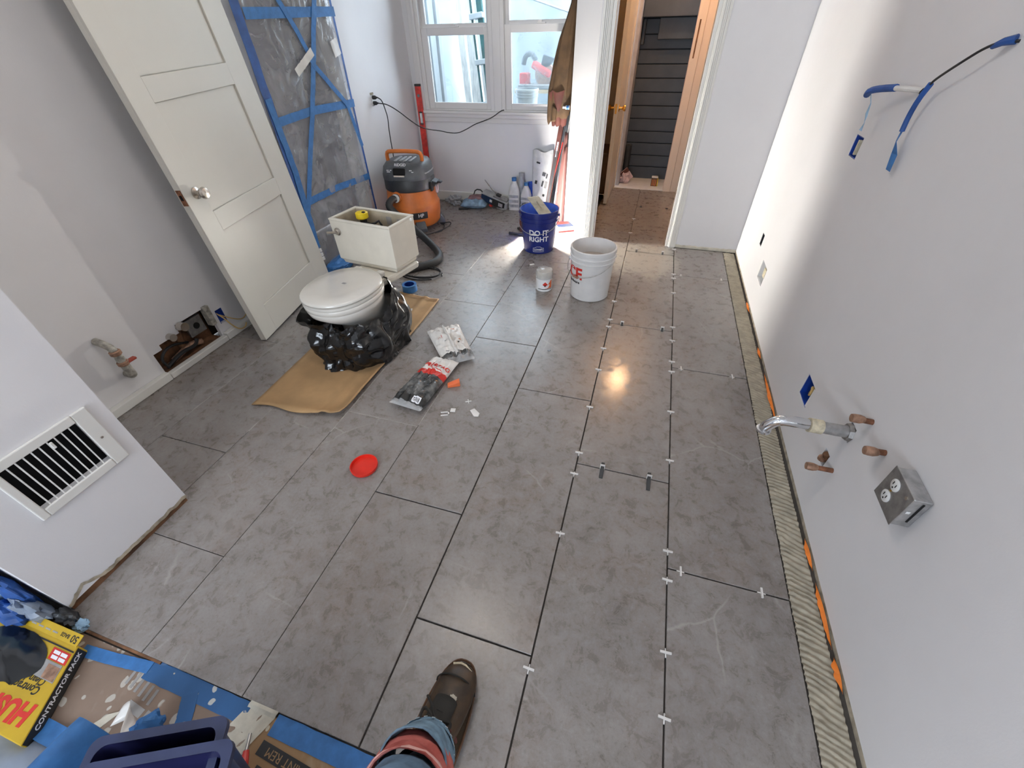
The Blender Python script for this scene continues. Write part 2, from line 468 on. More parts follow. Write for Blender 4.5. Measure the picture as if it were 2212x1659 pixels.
class MB:
    def __init__(self):
        self.v = []; self.f = []

    def add(self, vs, fs, m=None):
        n = len(self.v)
        for p in vs:
            p = V(p)
            self.v.append(m @ p if m is not None else p)
        for f in fs: self.f.append([i + n for i in f])
        return self

    def box(self, lo, hi, m=None):
        x0, y0, z0 = lo; x1, y1, z1 = hi
        vs = [(x0, y0, z0), (x1, y0, z0), (x1, y1, z0), (x0, y1, z0), (x0, y0, z1), (x1, y0, z1), (x1, y1, z1), (x0, y1, z1)]
        fs = [(0, 3, 2, 1), (4, 5, 6, 7), (0, 1, 5, 4), (1, 2, 6, 5), (2, 3, 7, 6), (3, 0, 4, 7)]
        return self.add(vs, fs, m)

    def cbox(self, c, s, rot=None):
        m = M.Translation(V(c))
        if rot is not None: m = m @ (rot if isinstance(rot, M) else M.Rotation(rot, 4, 'Z'))
        return self.box((-s[0] / 2, -s[1] / 2, -s[2] / 2), (s[0] / 2, s[1] / 2, s[2] / 2), m)

    def prism(self, pts, z0, z1, m=None):
        n = len(pts)
        vs = [(x, y, z0) for x, y in pts] + [(x, y, z1) for x, y in pts]
        fs = [list(range(n))[::-1], [n + i for i in range(n)]] + [(i, (i + 1) % n, n + (i + 1) % n, n + i) for i in range(n)]
        return self.add(vs, fs, m)

    def lathe(self, prof, n=32, m=None, a0=0.0, a1=2 * PI, cap_end=True):
        full = abs(a1 - a0 - 2 * PI) < 1e-6
        k = n if full else n + 1
        vs = []; fs = []
        for r, z in prof:
            for i in range(k):
                a = a0 + (a1 - a0) * i / n
                vs.append((r * math.cos(a), r * math.sin(a), z))
        for j in range(len(prof) - 1):
            for i in range(n):
                a = j * k + i; b = j * k + (i + 1) % k
                fs.append((a, b, b + k, a + k))
        if full:
            if cap_end and prof[0][0] > 1e-6: fs.append(list(range(k))[::-1])
            if cap_end and prof[-1][0] > 1e-6: fs.append([(len(prof) - 1) * k + i for i in range(k)])
        return self.add(vs, fs, m)

    def tube(self, pts, r, n=8, caps=True, smooth=0):
        pts = [V(p) for p in pts]
        for _ in range(smooth):
            q = [pts[0]]
            for a, b in zip(pts, pts[1:]): q += [a * 0.75 + b * 0.25, a * 0.25 + b * 0.75]
            q.append(pts[-1]); pts = q
        rs = r if isinstance(r, (list, tuple)) else None
        L = len(pts); vs = []; fs = []
        up = None
        for i, p in enumerate(pts):
            t = (pts[min(i + 1, L - 1)] - pts[max(i - 1, 0)]).normalized()
            if up is None:
                up = V((0, 0, 1)) if abs(t.z) < 0.9 else V((1, 0, 0))
            up = (up - t * up.dot(t))
            if up.length < 1e-5: up = t.orthogonal()
            up.normalize(); side = t.cross(up)
            if rs: rr = rs[0] + (rs[1] - rs[0]) * i / (L - 1) if len(rs) == 2 else rs[min(i, len(rs) - 1)]
            else: rr = r
            for k in range(n):
                a = 2 * PI * k / n
                vs.append(p + up * (rr * math.cos(a)) + side * (rr * math.sin(a)))
        for i in range(L - 1):
            for k in range(n):
                a = i * n + k; b = i * n + (k + 1) % n
                fs.append((a, b, b + n, a + n))
        if caps:
            fs.append(list(range(n))[::-1]); fs.append([(L - 1) * n + k for k in range(n)])
        return self.add(vs, fs)

    def ribbon(self, pts, wdt, thick=0.0006, side=None):
        """flat strip along pts, width across `side` (vector or list)"""
        pts = [V(p) for p in pts]; L = len(pts); vs = []; fs = []
        for i, p in enumerate(pts):
            s = V(side[i] if isinstance(side, list) else side).normalized()
            t = (pts[min(i + 1, L - 1)] - pts[max(i - 1, 0)]).normalized()
            nn = t.cross(s).normalized()
            ww = wdt[i] if isinstance(wdt, list) else wdt
            vs += [p - s * ww / 2 - nn * thick / 2, p + s * ww / 2 - nn * thick / 2, p + s * ww / 2 + nn * thick / 2, p - s * ww / 2 + nn * thick / 2]
        for i in range(L - 1):
            for k in range(4):
                a = i * 4 + k; b = i * 4 + (k + 1) % 4
                fs.append((a, b, b + 4, a + 4))
        fs.append((3, 2, 1, 0)); e = (L - 1) * 4; fs.append((e, e + 1, e + 2, e + 3))
        return self.add(vs, fs)

    def grid(self, fn, nu, nv, closeu=False, m=None, u0=0., u1=1., v0=0., v1=1.):
        vs = []; fs = []
        ku = nu if closeu else nu + 1
        for j in range(nv + 1):
            for i in range(ku):
                vs.append(fn(u0 + (u1 - u0) * i / nu, v0 + (v1 - v0) * j / nv))
        for j in range(nv):
            for i in range(nu):
                a = j * ku + i; b = j * ku + (i + 1) % ku
                fs.append((a, b, b + ku, a + ku))
        return self.add(vs, fs, m)

    def loft(self, rings, cap=True):
        n = len(rings[0]); vs = []; fs = []
        for r in rings: vs += r
        for j in range(len(rings) - 1):
            for i in range(n):
                a = j * n + i; b = j * n + (i + 1) % n
                fs.append((a, b, b + n, a + n))
        if cap:
            fs.append(list(range(n))[::-1]); fs.append([(len(rings) - 1) * n + i for i in range(n)])
        return self.add(vs, fs)

    def build(self, name, mt, parent=None, label=None, cat=None, group=None, kind=None, smooth=35, bevel=0.0, world=False,
              solid=0.0, sub=0, recenter=None, fixn=True, bseg=2):
        me = bpy.data.meshes.new(name)
        if recenter is None: recenter = parent is None and kind != 'structure'
        org = V((0, 0, 0))
        if recenter:
            xs = [p.x for p in self.v]; ys = [p.y for p in self.v]; zs = [p.z for p in self.v]
            org = V(((min(xs) + max(xs)) / 2, (min(ys) + max(ys)) / 2, min(zs)))
        me.from_pydata([tuple(p - org) for p in self.v], [], self.f)
        if fixn:
            bm = bmesh.new(); bm.from_mesh(me)
            bmesh.ops.recalc_face_normals(bm, faces=bm.faces)
            bm.to_mesh(me); bm.free()
        if smooth:
            me.shade_smooth()
            me.set_sharp_from_angle(angle=math.radians(smooth))
        me.materials.append(MAT[mt])
        o = bpy.data.objects.new(name, me)
        COL.objects.link(o)
        o.location = org
        if parent is not None:
            o.parent = parent
            if world:
                o.matrix_parent_inverse = world_m(parent).inverted()
        if solid:
            s = o.modifiers.new('solid', 'SOLIDIFY'); s.thickness = solid; s.offset = 0
        if sub:
            s = o.modifiers.new('sub', 'SUBSURF'); s.levels = sub; s.render_levels = sub
        if bevel:
            s = o.modifiers.new('bevel', 'BEVEL'); s.width = bevel; s.segments = bseg; s.limit_method = 'ANGLE'
        return tag(o, label, cat, group, kind)


def copy_tree(o, loc=None, rz=None, label=None, parent=None):
    c = o.copy(); COL.objects.link(c)
    if parent is not None: c.parent = parent
    if loc is not None: c.location = loc
    if rz is not None: c.rotation_euler = (c.rotation_euler[0], c.rotation_euler[1], rz)
    if label: c['label'] = label
    for ch in list(o.children): copy_tree(ch, parent=c)
    return c


def text_mb(s, size, fn, extrude=0.0004, spacing=1.0, bold=0.0, shear=0.0):
    """lettering as a thin mesh; fn maps flat text coordinates (centred) into place"""
    cu = bpy.data.curves.new('lettering', 'FONT')
    cu.body = s; cu.size = size; cu.align_x = 'CENTER'; cu.align_y = 'CENTER'
    cu.extrude = extrude; cu.space_character = spacing; cu.offset = bold; cu.shear = shear
    cu.resolution_u = 3
    ob = bpy.data.objects.new('lettering', cu)
    COL.objects.link(ob)
    dg = bpy.context.evaluated_depsgraph_get(); dg.update()
    me = bpy.data.meshes.new_from_object(ob.evaluated_get(dg))
    vs = [tuple(v.co) for v in me.vertices]; fs = [tuple(p.vertices) for p in me.polygons]
    bpy.data.objects.remove(ob); bpy.data.curves.remove(cu); bpy.data.meshes.remove(me)
    mb = MB(); mb.add([fn(V(p)) for p in vs], fs)
    return mb


def plane_map(p, right, up):
    p = V(p); r = V(right).normalized(); u = V(up); u = (u - r * u.dot(r)).normalized(); n = r.cross(u)
    return lambda q: p + r * q.x + u * q.y + n * q.z


def wall(name, axis, pos, ur, zr, holes, thick, mt, sgn, label=None):
    """wall slab: visible face at `pos`, body grows by `thick` towards sgn; rectangular openings"""
    us = sorted({ur[0], ur[1], *[h[0] for h in holes], *[h[1] for h in holes]})
    zs = sorted({zr[0], zr[1], *[h[2] for h in holes], *[h[3] for h in holes]})
    us = [u for u in us if ur[0] <= u <= ur[1]]; zs = [z for z in zs if zr[0] <= z <= zr[1]]

    def solid_(i, j):
        if not (0 <= i < len(us) - 1 and 0 <= j < len(zs) - 1): return False
        uc = (us[i] + us[i + 1]) / 2; zc = (zs[j] + zs[j + 1]) / 2
        return not any(h[0] < uc < h[1] and h[2] < zc < h[3] for h in holes)
    mb = MB()

    def P(u, z, d):
        q = pos + sgn * d
        return (q, u, z) if axis == 'X' else (u, q, z)
    for i in range(len(us) - 1):
        for j in range(len(zs) - 1):
            if not solid_(i, j): continue
            a, b, c, d = us[i], us[i + 1], zs[j], zs[j + 1]
            for dd in (0, thick):
                mb.add([P(a, c, dd), P(b, c, dd), P(b, d, dd), P(a, d, dd)], [(0, 1, 2, 3)])
            for (di, dj, q) in ((-1, 0, ((a, c), (a, d))), (1, 0, ((b, c), (b, d))), (0, -1, ((a, c), (b, c))), (0, 1, ((a, d), (b, d)))):
                if not solid_(i + di, j + dj):
                    (u1, z1), (u2, z2) = q
                    mb.add([P(u1, z1, 0), P(u2, z2, 0), P(u2, z2, thick), P(u1, z1, thick)], [(0, 1, 2, 3)])
    # weld so that normals can be made consistent
    o = mb.build(name, mt, kind='structure', smooth=0, fixn=False)
    bm = bmesh.new(); bm.from_mesh(o.data)
    bmesh.ops.remove_doubles(bm, verts=bm.verts, dist=1e-5)
    bmesh.ops.recalc_face_normals(bm, faces=bm.faces)
    bm.to_mesh(o.data); bm.free()
    if label: o['label'] = label
    return o


def lerp(a, b, t): return a + (b - a) * t


def n3(x, y, z=0.0, s=1.0):
    return noise.noise(V((x * s, y * s, z * s)))

# ================================================================== room shell
XR, YB, XL, YW, XB = 0.463, 3.564, -2.555, 4.275, -1.794
TW, TL = 0.3696, 1.1287
CEIL = 2.52

fl = MB().box((-4.3, -3.1, -0.06), (0.6, 5.2, -0.010)).build('floor', 'substrate', kind='structure', label='dark subfloor under the grey stone tiles', smooth=0)

# tiles: each one an object of its own
OFF = {-7: 0.3980, -6: 0.7670, -5: 0.3845, -4: 1.1406, -3: 0.7721, -2: 0.3980, -1: 1.1315, 0: 0.7766}
YF = 0.077


def tile_mesh(x0, x1, y0, y1):
    e = 0.0012; zt, zb = 0.0, -0.010
    vs = [(x0, y0, zb), (x1, y0, zb), (x1, y1, zb), (x0, y1, zb), (x0, y0, zt - e), (x1, y0, zt - e), (x1, y1, zt - e), (x0, y1, zt - e),
          (x0 + e, y0 + e, zt), (x1 - e, y0 + e, zt), (x1 - e, y1 - e, zt), (x0 + e, y1 - e, zt)]
    fs = [(0, 3, 2, 1), (0, 1, 5, 4), (1, 2, 6, 5), (2, 3, 7, 6), (3, 0, 4, 7), (4, 5, 9, 8), (5, 6, 10, 9), (6, 7, 11, 10), (7, 4, 8, 11), (8, 9, 10, 11)]
    return MB().add(vs, fs)


for c in range(-7, 1):
    x0, x1 = c * TW, (c + 1) * TW
    x0 = max(x0, -2.55)
    ystart = 0.50 if c <= -6 else YF
    yend = 4.262 if c <= -3 else (5.13 if c < 0 else 3.548)
    js = []
    y = OFF[c] - 3 * TL
    while y < yend:
        if y > ystart + 0.02: js.append(y)
        y += TL
    ys = [ystart] + js + [yend]
    g = 0.0024 if c >= -3 else 0.0011
    for a, b in zip(ys, ys[1:]):
        gl = 0.0024 if c >= -2 else 0.0012
        gr = 0.0024 if c >= -3 else 0.0012
        dz = random.uniform(-0.0004, 0.0004)
        t = tile_mesh(x0 + gl, x1 - gr, a + (g if a != ystart else 0), b - g)
        t.v = [p + V((0, 0, dz)) for p in t.v]
        t.build('tile', 'stone_tile', parent=fl, smooth=0)
# joints that are already grouted, left half of the room
for k, y0, y1 in ((-4, 1.0, 4.2), (-5, 0.9, 4.2), (-6, 0.9, 3.2), (-3, 1.15, 1.75), (-3, 3.2, 4.2)):
    MB().box((k * TW - 0.0026, y0, -0.009), (k * TW + 0.0026, y1, -0.0006)).build('grout_line', 'grout_pale', parent=fl, smooth=0)
for c, y in ((-7, 1.1405 + 0.4), (-6, 1.1265 + 0.0), (-5, OFF[-5] + 2 * TL), (-4, OFF[-4])):
    if c == -6: y = 0.767 + 0.359
    MB().box((c * TW, y - 0.0022, -0.009), ((c + 1) * TW, y + 0.0022, -0.0012)).build('grout_line', 'grout_pale', parent=fl, smooth=0)

# ---- right wall with its openings (u = Y)
RH = [(2.105, 2.190, 0.972, 1.046), (2.925, 2.980, 0.300, 0.372), (2.615, 2.757, 0.178, 0.285), (1.475, 1.580, 0.215, 0.312),
      (1.150, 1.192, 0.362, 0.420), (1.180, 1.222, 0.205, 0.262)]
wr = wall('wall_right', 'X', XR, (-3.1, YB + 0.12), (0.016, CEIL), RH, 0.02, 'wall_paint', 1, 'tall white wall with open electrical boxes and pipe stubs')
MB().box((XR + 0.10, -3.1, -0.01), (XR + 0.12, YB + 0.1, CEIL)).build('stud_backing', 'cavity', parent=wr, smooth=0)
MB().box((XR + 0.004, -3.1, -0.01), (XR + 0.02, YB + 0.1, 0.016)).build('torn_edge', 'raw_edge', parent=wr, smooth=0)
# ---- back wall: right of the hall door, above it, and the narrow strip on its left
wb = wall('wall_back', 'Y', YB, (-0.765, XR), (0.0, CEIL), [(-0.695, -0.052, -1, 2.06)], 0.13, 'wall_paint', 1, 'white wall around the open hall doorway')
P1, P2 = V((-0.989, 3.910, 0)), V((-0.757, 3.562, 0))
dn = (P2 - P1).normalized(); nn = V((-dn.y, dn.x, 0))
if nn.y < 0: nn = -nn
mb = MB(); q = [P1, P2, P2 + nn * 0.10 + dn * 0.02, P1 + nn * 0.10]
mb.prism([(p.x, p.y) for p in q], 0, CEIL).build('wall_corner', 'wall_paint', kind='structure', smooth=0, label='narrow angled white wall between alcove and hall doorway')
MB().box((-0.975, 3.90, 0), (-0.875, YW, CEIL)).build('wall_alcove', 'wall_paint', kind='structure', smooth=0)
# ---- window wall
WX0, WX1, WZ0, WZ1 = -2.440, -0.993, 0.815, 2.02
ww = wall('wall_window', 'Y', YW, (XL - 0.12, -0.875), (0, CEIL), [(WX0, WX1, WZ0, WZ1)], 0.12, 'wall_paint', 1, 'white alcove wall under and around the double window')
# ---- left wall with the taped doorway and the cut-out at the floor
LH = [(2.40, 3.235, -1, 2.06), (1.10, 1.475, 0.022, 0.150), (1.27, 1.45, 0.150, 0.225), (1.150, 1.27, 0.15, 0.178), (1.502, 1.548, 0.093, 0.178), (3.548, 3.585, 0.925, 1.005)]
wl = wall('wall_left', 'X', XL, (0.45, YW + 0.12), (0.0, CEIL), LH, 0.022, 'wall_paint', -1, 'long white left wall behind the leaning door')
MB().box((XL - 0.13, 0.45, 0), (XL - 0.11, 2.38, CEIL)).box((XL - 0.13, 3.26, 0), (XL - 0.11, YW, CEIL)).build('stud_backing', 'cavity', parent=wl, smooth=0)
for yy in (2.40, 3.235):
    MB().box((XL - 0.13, yy - 0.02 if yy < 3 else yy, 0), (XL - 0.022, yy if yy < 3 else yy + 0.02, 2.06)).build('door_jamb', 'trim_paint', parent=wl, smooth=0)
MB().box((XL - 0.60, 2.2, 0), (XL - 0.58, 3.5, CEIL)).build('wall_closet', 'hall_grey', kind='structure', smooth=0, label='grey wall seen dimly behind the plastic sheet')
MB().box((XL - 0.60, 2.18, 0), (XL - 0.13, 2.20, CEIL)).box((XL - 0.60, 3.50, 0), (XL - 0.13, 3.52, CEIL)).build('wall_closet_side', 'hall_grey', kind='structure', smooth=0)
# ---- wall block (chase) at the left with the return-air grille
HB = [(0.247, 0.452, 0.352, 0.520)]
wc = wall('wall_chase', 'X', XB, (0.105, 0.533), (0.028, CEIL), HB, 0.02, 'wall_paint', -1, 'white projecting wall block with the air grille')
MB().box((XL + 0.002, 0.513, 0), (XB - 0.0201, 0.533, CEIL)).build('return_face', 'wall_paint', parent=wc, smooth=0)
MB().box((-2.45, 0.105, 0), (XB - 0.0201, 0.125, CEIL)).build('end_face', 'wall_paint', parent=wc, smooth=0)
MB().box((XB - 0.16, 0.13, 0.2), (XB - 0.14, 0.50, 0.7)).build('duct_shade', 'hole_shade', parent=wc, smooth=0)  # flat black panel, painted as the shade behind the grille
MB().box((XB - 0.10, 0.108, 0.0), (XB - 0.006, 0.530, 0.045)).build('sole_plate', 'old_wood', parent=wc, smooth=0)
# ragged bottom edge of the plaster
mb = MB(); pts = []
for i in range(60):
    y = lerp(0.107, 0.533, i / 59)
    d = 0.022 + 0.006 * n3(y * 40, 1) + (0.030 * max(0, 1 - abs(y - 0.165) / 0.05) if i else 0)
    pts.append((y, d))
vs = []; fs = []
for y, d in pts: vs += [(XB + 0.0015, y, d), (XB + 0.0015, y, d + 0.014 + 0.006 * n3(y * 70, 5)), (XB - 0.004, y, d)]
for i in range(59):
    a = i * 3; fs += [(a, a + 3, a + 4, a + 1), (a, a + 2, a + 5, a + 3)]
mb.add(vs, fs).build('torn_edge', 'raw_edge', parent=wc, smooth=0)
# ---- ceiling and the room behind the camera
MB().box((-4.3, -3.1, CEIL), (0.6, YW + 0.12, CEIL + 0.05)).build('ceiling', 'ceiling_paint', kind='structure', smooth=0)
wall('wall_rear', 'Y', -3.0, (-4.2, 0.6), (-0.01, CEIL), [(-2.4, -0.1, 0.9, 2.15)], 0.12, 'wall_paint', -1)
wall('wall_side', 'X', -4.2, (-3.1, 0.2), (-0.01, CEIL), [], 0.1, 'wall_paint', -1)
MB().box((-4.2, 0.125, -0.01), (-2.44, 0.20, CEIL)).build('wall_partition', 'wall_paint', kind='structure', smooth=0)

# ---- baseboards
mb = MB()
for a, b in ((0.533, 1.10), (1.10, 1.48), (1.48, 2.38), (3.26, YW)):
    MB().box((XL + 0.0005, a + 0.001, 0.001), (XL + 0.034, b - 0.001, 0.034 if b > 1.2 and a < 1.2 else 0.045)).build(
        'baseboard_left', 'trim_paint', kind='structure', smooth=0, bevel=0.004)
MB().box((XL + 0.035, YW - 0.02, 0.001), (-0.98, YW - 0.0005, 0.10)).build('baseboard_window', 'trim_paint', kind='structure', smooth=0, bevel=0.008)
mb = MB(); vs = []; fs = []
for i in range(50):
    x = lerp(0.0, XR, i / 49); h = 0.016 + 0.007 * n3(x * 30, 3)
    vs += [(x, YB - 0.0005, 0.0005), (x, YB - 0.010, 0.0005), (x, YB - 0.008, h), (x, YB - 0.0005, h + 0.006)]
for i in range(49):
    a = i * 4; fs += [(a + 1, a + 5, a + 6, a + 2), (a + 2, a + 6, a + 7, a + 3)]
mb.add(vs, fs).build('trim_1', 'mortar_pale', kind='structure', smooth=0, label='ragged cream strip at the foot of the wall by the hall door')

# ---- hall doorway casing (fluted) and jambs


def casing(name, x0, x1, outer):
    o = MB().box((x0, YB - 0.016, 0), (x1, YB - 0.0005, 2.06 + 0.06)).build(name, 'trim_paint', kind='structure', smooth=0, bevel=0.003)
    n = 4
    for i in range(n):
        a = lerp(x0 + 0.008, x1 - 0.008, (i + 0.5) / n)
        MB().box((a - 0.0045, YB - 0.024, 0.0), (a + 0.0045, YB - 0.0165, 2.11)).build('flute', 'trim_paint', parent=o, smooth=0, bevel=0.002)
    return o


casing('trim_2', -0.755, -0.695, -1)
casing('trim_3', -0.052, 0.004, 1)
MB().box((-0.755, YB - 0.018, 2.06), (0.004, YB - 0.0005, 2.12)).build('trim_4', 'trim_paint', kind='structure', smooth=0, bevel=0.003)
MB().box((-0.695, YB - 0.004, 0), (-0.672, YB + 0.135, 2.06)).box((-0.075, YB - 0.004, 0), (-0.052, YB + 0.135, 2.06)).build(
    'trim_5', 'trim_paint', kind='structure', smooth=0, bevel=0.002, label='painted jambs of the open hall doorway')

# ---- double window: frame, sashes, panes, latches


def window(name, x0, x1, z0, z1, zm, yf):
    w_ = MB()
    fw = 0.034
    w_.box((x0, yf - 0.01, z0), (x0 + fw, yf + 0.09, z1)).box((x1 - fw, yf - 0.01, z0), (x1, yf + 0.09, z1))
    w_.box((x0 + fw, yf - 0.01, z0), (x1 - fw, yf + 0.09, z0 + 0.012)).box((x0 + fw, yf - 0.01, z1 - fw), (x1 - fw, yf + 0.09, z1))
    o = w_.build(name, 'vinyl_frame', kind='structure', smooth=0, bevel=0.003)

    def sash(nm, a, b, c, d, y, rl, rr, rb, rt):
        s = MB()
        s.box((a, y, c), (a + rl, y + 0.028, d)).box((b - rr, y, c), (b, y + 0.028, d))
        s.box((a + rl, y, c), (b - rr, y + 0.028, c + rb)).box((a + rl, y, d - rt), (b - rr, y + 0.028, d))
        so = s.build(nm, 'vinyl_frame', parent=o, smooth=0, bevel=0.003)
        MB().box((a + rl, y + 0.012, c + rb), (b - rr, y + 0.016, d - rt)).build('pane', 'window_glass', parent=so, smooth=0)
        return so
    lo = sash('lower_sash', x0 + fw, x1 - fw, z0 + 0.012, zm, yf + 0.008, 0.055, 0.045, 0.048, 0.052)
    sash('upper_sash', x0 + fw, x1 - fw, zm - 0.01, z1 - fw, yf + 0.045, 0.032, 0.030, 0.035, 0.035)
    xc = (x0 + x1) / 2
    MB() and \
        MB().box((xc - 0.035, yf + 0.010, zm), (xc + 0.035, yf + 0.036, zm + 0.010)).box((xc - 0.028, yf + 0.004, zm + 0.010), (xc + 0.006, yf + 0.020, zm + 0.024)).build('latch', 'vinyl_frame', parent=lo, smooth=0, bevel=0.002)
    return o


window('window_1', -2.440, -1.752, WZ0, WZ1, 1.405, YW)
window('window_2', -1.682, -0.993, WZ0, WZ1, 1.415, YW)
MB().box((-1.752, YW - 0.012, WZ0), (-1.682, YW + 0.1, WZ1)).build('trim_6', 'vinyl_frame', kind='structure', smooth=0, bevel=0.004, label='wide mullion between the two sash windows')
# stepped casing and sill
o = MB().box((-2.505, YW - 0.018, 0.72), (-2.440, YW - 0.0005, 2.08)).build('trim_7', 'vinyl_frame', kind='structure', smooth=0, bevel=0.005, label='window casing left of the double window')
MB().box((-2.462, YW - 0.026, 0.79), (-2.440, YW - 0.018, 2.05)).build('bead', 'vinyl_frame', parent=o, smooth=0, bevel=0.003)
o = MB().box((-2.505, YW - 0.040, 0.792), (-0.976, YW - 0.0005, 0.815)).build('trim_8', 'vinyl_frame', kind='structure', smooth=0, bevel=0.005, label='window sill with stepped apron moulding')
MB().box((-2.44, YW - 0.026, 0.762), (-0.976, YW - 0.0005, 0.792)).build('bead', 'vinyl_frame', parent=o, smooth=0, bevel=0.004)
MB().box((-2.44, YW - 0.012, 0.722), (-0.976, YW - 0.0005, 0.762)).build('apron', 'vinyl_frame', parent=o, smooth=0, bevel=0.003)
MB().box((-2.505, YW - 0.018, 2.02), (-0.976, YW - 0.0005, 2.09)).build('trim_9', 'vinyl_frame', kind='structure', smooth=0, bevel=0.004)
# added rear window frame, unseen behind the camera, its opening sized for daylight
o = MB().box((-2.4, -3.06, 0.9), (-2.34, -3.0, 2.15)).box((-0.16, -3.06, 0.9), (-0.1, -3.0, 2.15)).box((-1.28, -3.06, 0.96), (-1.22, -3.0, 2.09)).box((-2.34, -3.06, 0.9), (-0.16, -3.0, 0.96)).box((-2.34, -3.06, 2.09), (-0.16, -3.0, 2.15)).build(
    'window_rear_added', 'vinyl_frame', kind='structure', smooth=0)

# ================================================================== hall beyond the doorway
HY = 5.11
MB().box((-1.75, YB + 0.13, CEIL - 0.12), (0.35, 5.25, CEIL - 0.07)).build('ceiling_hall', 'ceiling_paint', kind='structure', smooth=0)
MB().box((0.22, YB + 0.13, -0.01), (0.30, 5.2, CEIL)).build('wall_hall_right', 'hall_white', kind='structure', smooth=0)
MB().box((-0.868, 3.98, -0.01), (-0.84, 5.2, CEIL)).build('wall_hall_left', 'hall_cream', kind='structure', smooth=0, label='cream wall on the left side of the hall')
wall('wall_hall_end', 'Y', HY, (-0.84, 0.22), (-0.01, CEIL), [(-0.66, -0.125, -1, 2.06)], 0.10, 'hall_white', 1, 'warm lit end wall of the hall with second doorway')
o = MB().box((-0.135, HY - 0.014, 0.0), (-0.060, HY - 0.0005, 2.12)).build('trim_10', 'hall_white', kind='structure', smooth=0, bevel=0.004, label='peach lit door casing at the end of the hall')
MB().box((-0.112, HY - 0.0165, 1.15), (-0.100, HY - 0.0142, 1.42)).build('hinge_scar', 'old_wood', parent=o, smooth=0)
MB().box((-0.135, HY, 0.0), (-0.120, HY + 0.12, 2.06)).build('jamb', 'pink_paper', parent=o, smooth=0)
# threshold beyond, bright
MB().box((-0.70, 5.13, -0.01), (-0.05, 5.60, 0.004)).build('floor_landing', 'white_plastic', kind='structure', smooth=0, label='pale landing strip beyond the hall')
# dark plank wall at the end
sd = MB().box((-0.75, 5.605, -0.05), (0.1, 5.64, 2.6)).build('wall_planks', 'siding_groove', kind='structure', smooth=0, label='dark blue grey plank wall beyond the hall')
zs = [-0.004, 0.130, 0.248, 0.373, 0.487, 0.606, 0.725, 0.846, 0.966, 1.084, 1.202, 1.32, 1.44, 1.56, 1.68, 1.80]
for a, b in zip(zs, zs[1:]):
    MB().box((-0.72, 5.580, a + 0.004), (0.05, 5.604, b - 0.004)).build('plank', 'siding_dark', parent=sd, smooth=0, bevel=0.003)
MB().box((-0.66, 5.215, 0.0), (-0.622, 5.578, 2.3)).build('wall_landing', 'hall_grey', kind='structure', smooth=0, label='blue grey side wall of the landing')
MB().box((-0.10, 5.215, 0.0), (-0.06, 5.578, 2.3)).build('wall_landing_right', 'hall_grey', kind='structure', smooth=0)
o = MB().box((-0.62, 5.36, 1.446), (-0.10, 5.578, 1.70)).build('stair_soffit', 'siding_dark', smooth=0, bevel=0.006, label='dark boxed beam across the top of the plank wall', cat='beam')
o = MB().box((-0.46, 5.47, 1.280), (-0.10, 5.578, 1.444)).build('boxed_bracket', 'siding_dark', smooth=0, bevel=0.006, label='smaller dark box stepped under the boxed beam', cat='beam')
MB().box((-0.618, 5.50, 1.24), (-0.585, 5.577, 1.44)).build('wooden_bracket', 'siding_dark', smooth=0, bevel=0.008, label='dark hanging bracket left of the boxed beam', cat='bracket')
MB().box((-0.118, 5.24, 0.886), (-0.101, 5.50, 1.32)).build('leaning_board', 'exterior_white', smooth=0, bevel=0.006, label='tall white panel beside the peach door casing', cat='panel')

# hall door, open, edge towards the room
ht = tag(thing('door_2', None, None, (-0.705, 4.50, 0.012)), kind='structure', label='cream hall door standing open edge on with brass knobs')
MB().box((0, 0, 0), (0.036, 0.60, 2.0)).build('slab', 'door_paint', parent=ht, smooth=0, bevel=0.002)
MB().box((0.010, -0.003, 0.775), (0.026, 0.0, 0.850)).build('latch_plate', 'brass', parent=ht, smooth=0, bevel=0.001)
for s in (-1, 1):
    mm = M.Translation((0.018 + s * 0.018, 0.062, 0.812)) @ M.Rotation(s * PI / 2, 4, 'Y')
    MB().lathe([(0.0, 0.0), (0.028, 0.0), (0.028, 0.005), (0.011, 0.008), (0.010, 0.030), (0.020, 0.038), (0.027, 0.050), (0.024, 0.060), (0.0, 0.063)], 20, mm).build('knob', 'brass', parent=ht)
# brown chest standing behind that door
t = thing('chest', 'brown wooden chest in the shadow behind the hall door', 'cabinet', (-0.775, 4.80, 0))
MB().box((-0.06, -0.12, 0.06), (0.06, 0.28, 0.42)).build('body', 'brown_wood', parent=t, smooth=0, bevel=0.004)
MB().box((-0.064, -0.13, 0.42), (0.064, 0.29, 0.44)).build('top', 'brown_wood', parent=t, smooth=0, bevel=0.004)
for sx in (-0.05, 0.05):
    for sy in (-0.11, 0.27):
        MB().cyl_ if False else MB().tube([(sx, sy, 0), (sx, sy, 0.06)], 0.008, 8).build('leg', 'nickel', parent=t)
MB().tube([(0.055, -0.125, 0.05), (-0.055, -0.125, 0.05)], 0.005, 8).build('rail', 'nickel', parent=t)

# hall ceiling lamp: warm bulb in an open fitting
t = thing('hall_lamp', 'warm hall ceiling lamp beyond the doorway', 'lamp', (-0.245, 4.62, CEIL - 0.12))
MB().lathe([(0.0, 0.0), (0.07, 0.0), (0.07, -0.02), (0.02, -0.03), (0.02, -0.05), (0.0, -0.05)], 20).build('base', 'nickel', parent=t)
MB().lathe([(0.0, -0.05), (0.02, -0.055), (0.052, -0.09), (0.060, -0.115), (0.045, -0.15), (0.0, -0.165)], 20).build('bulb', 'hall_bulb', parent=t)

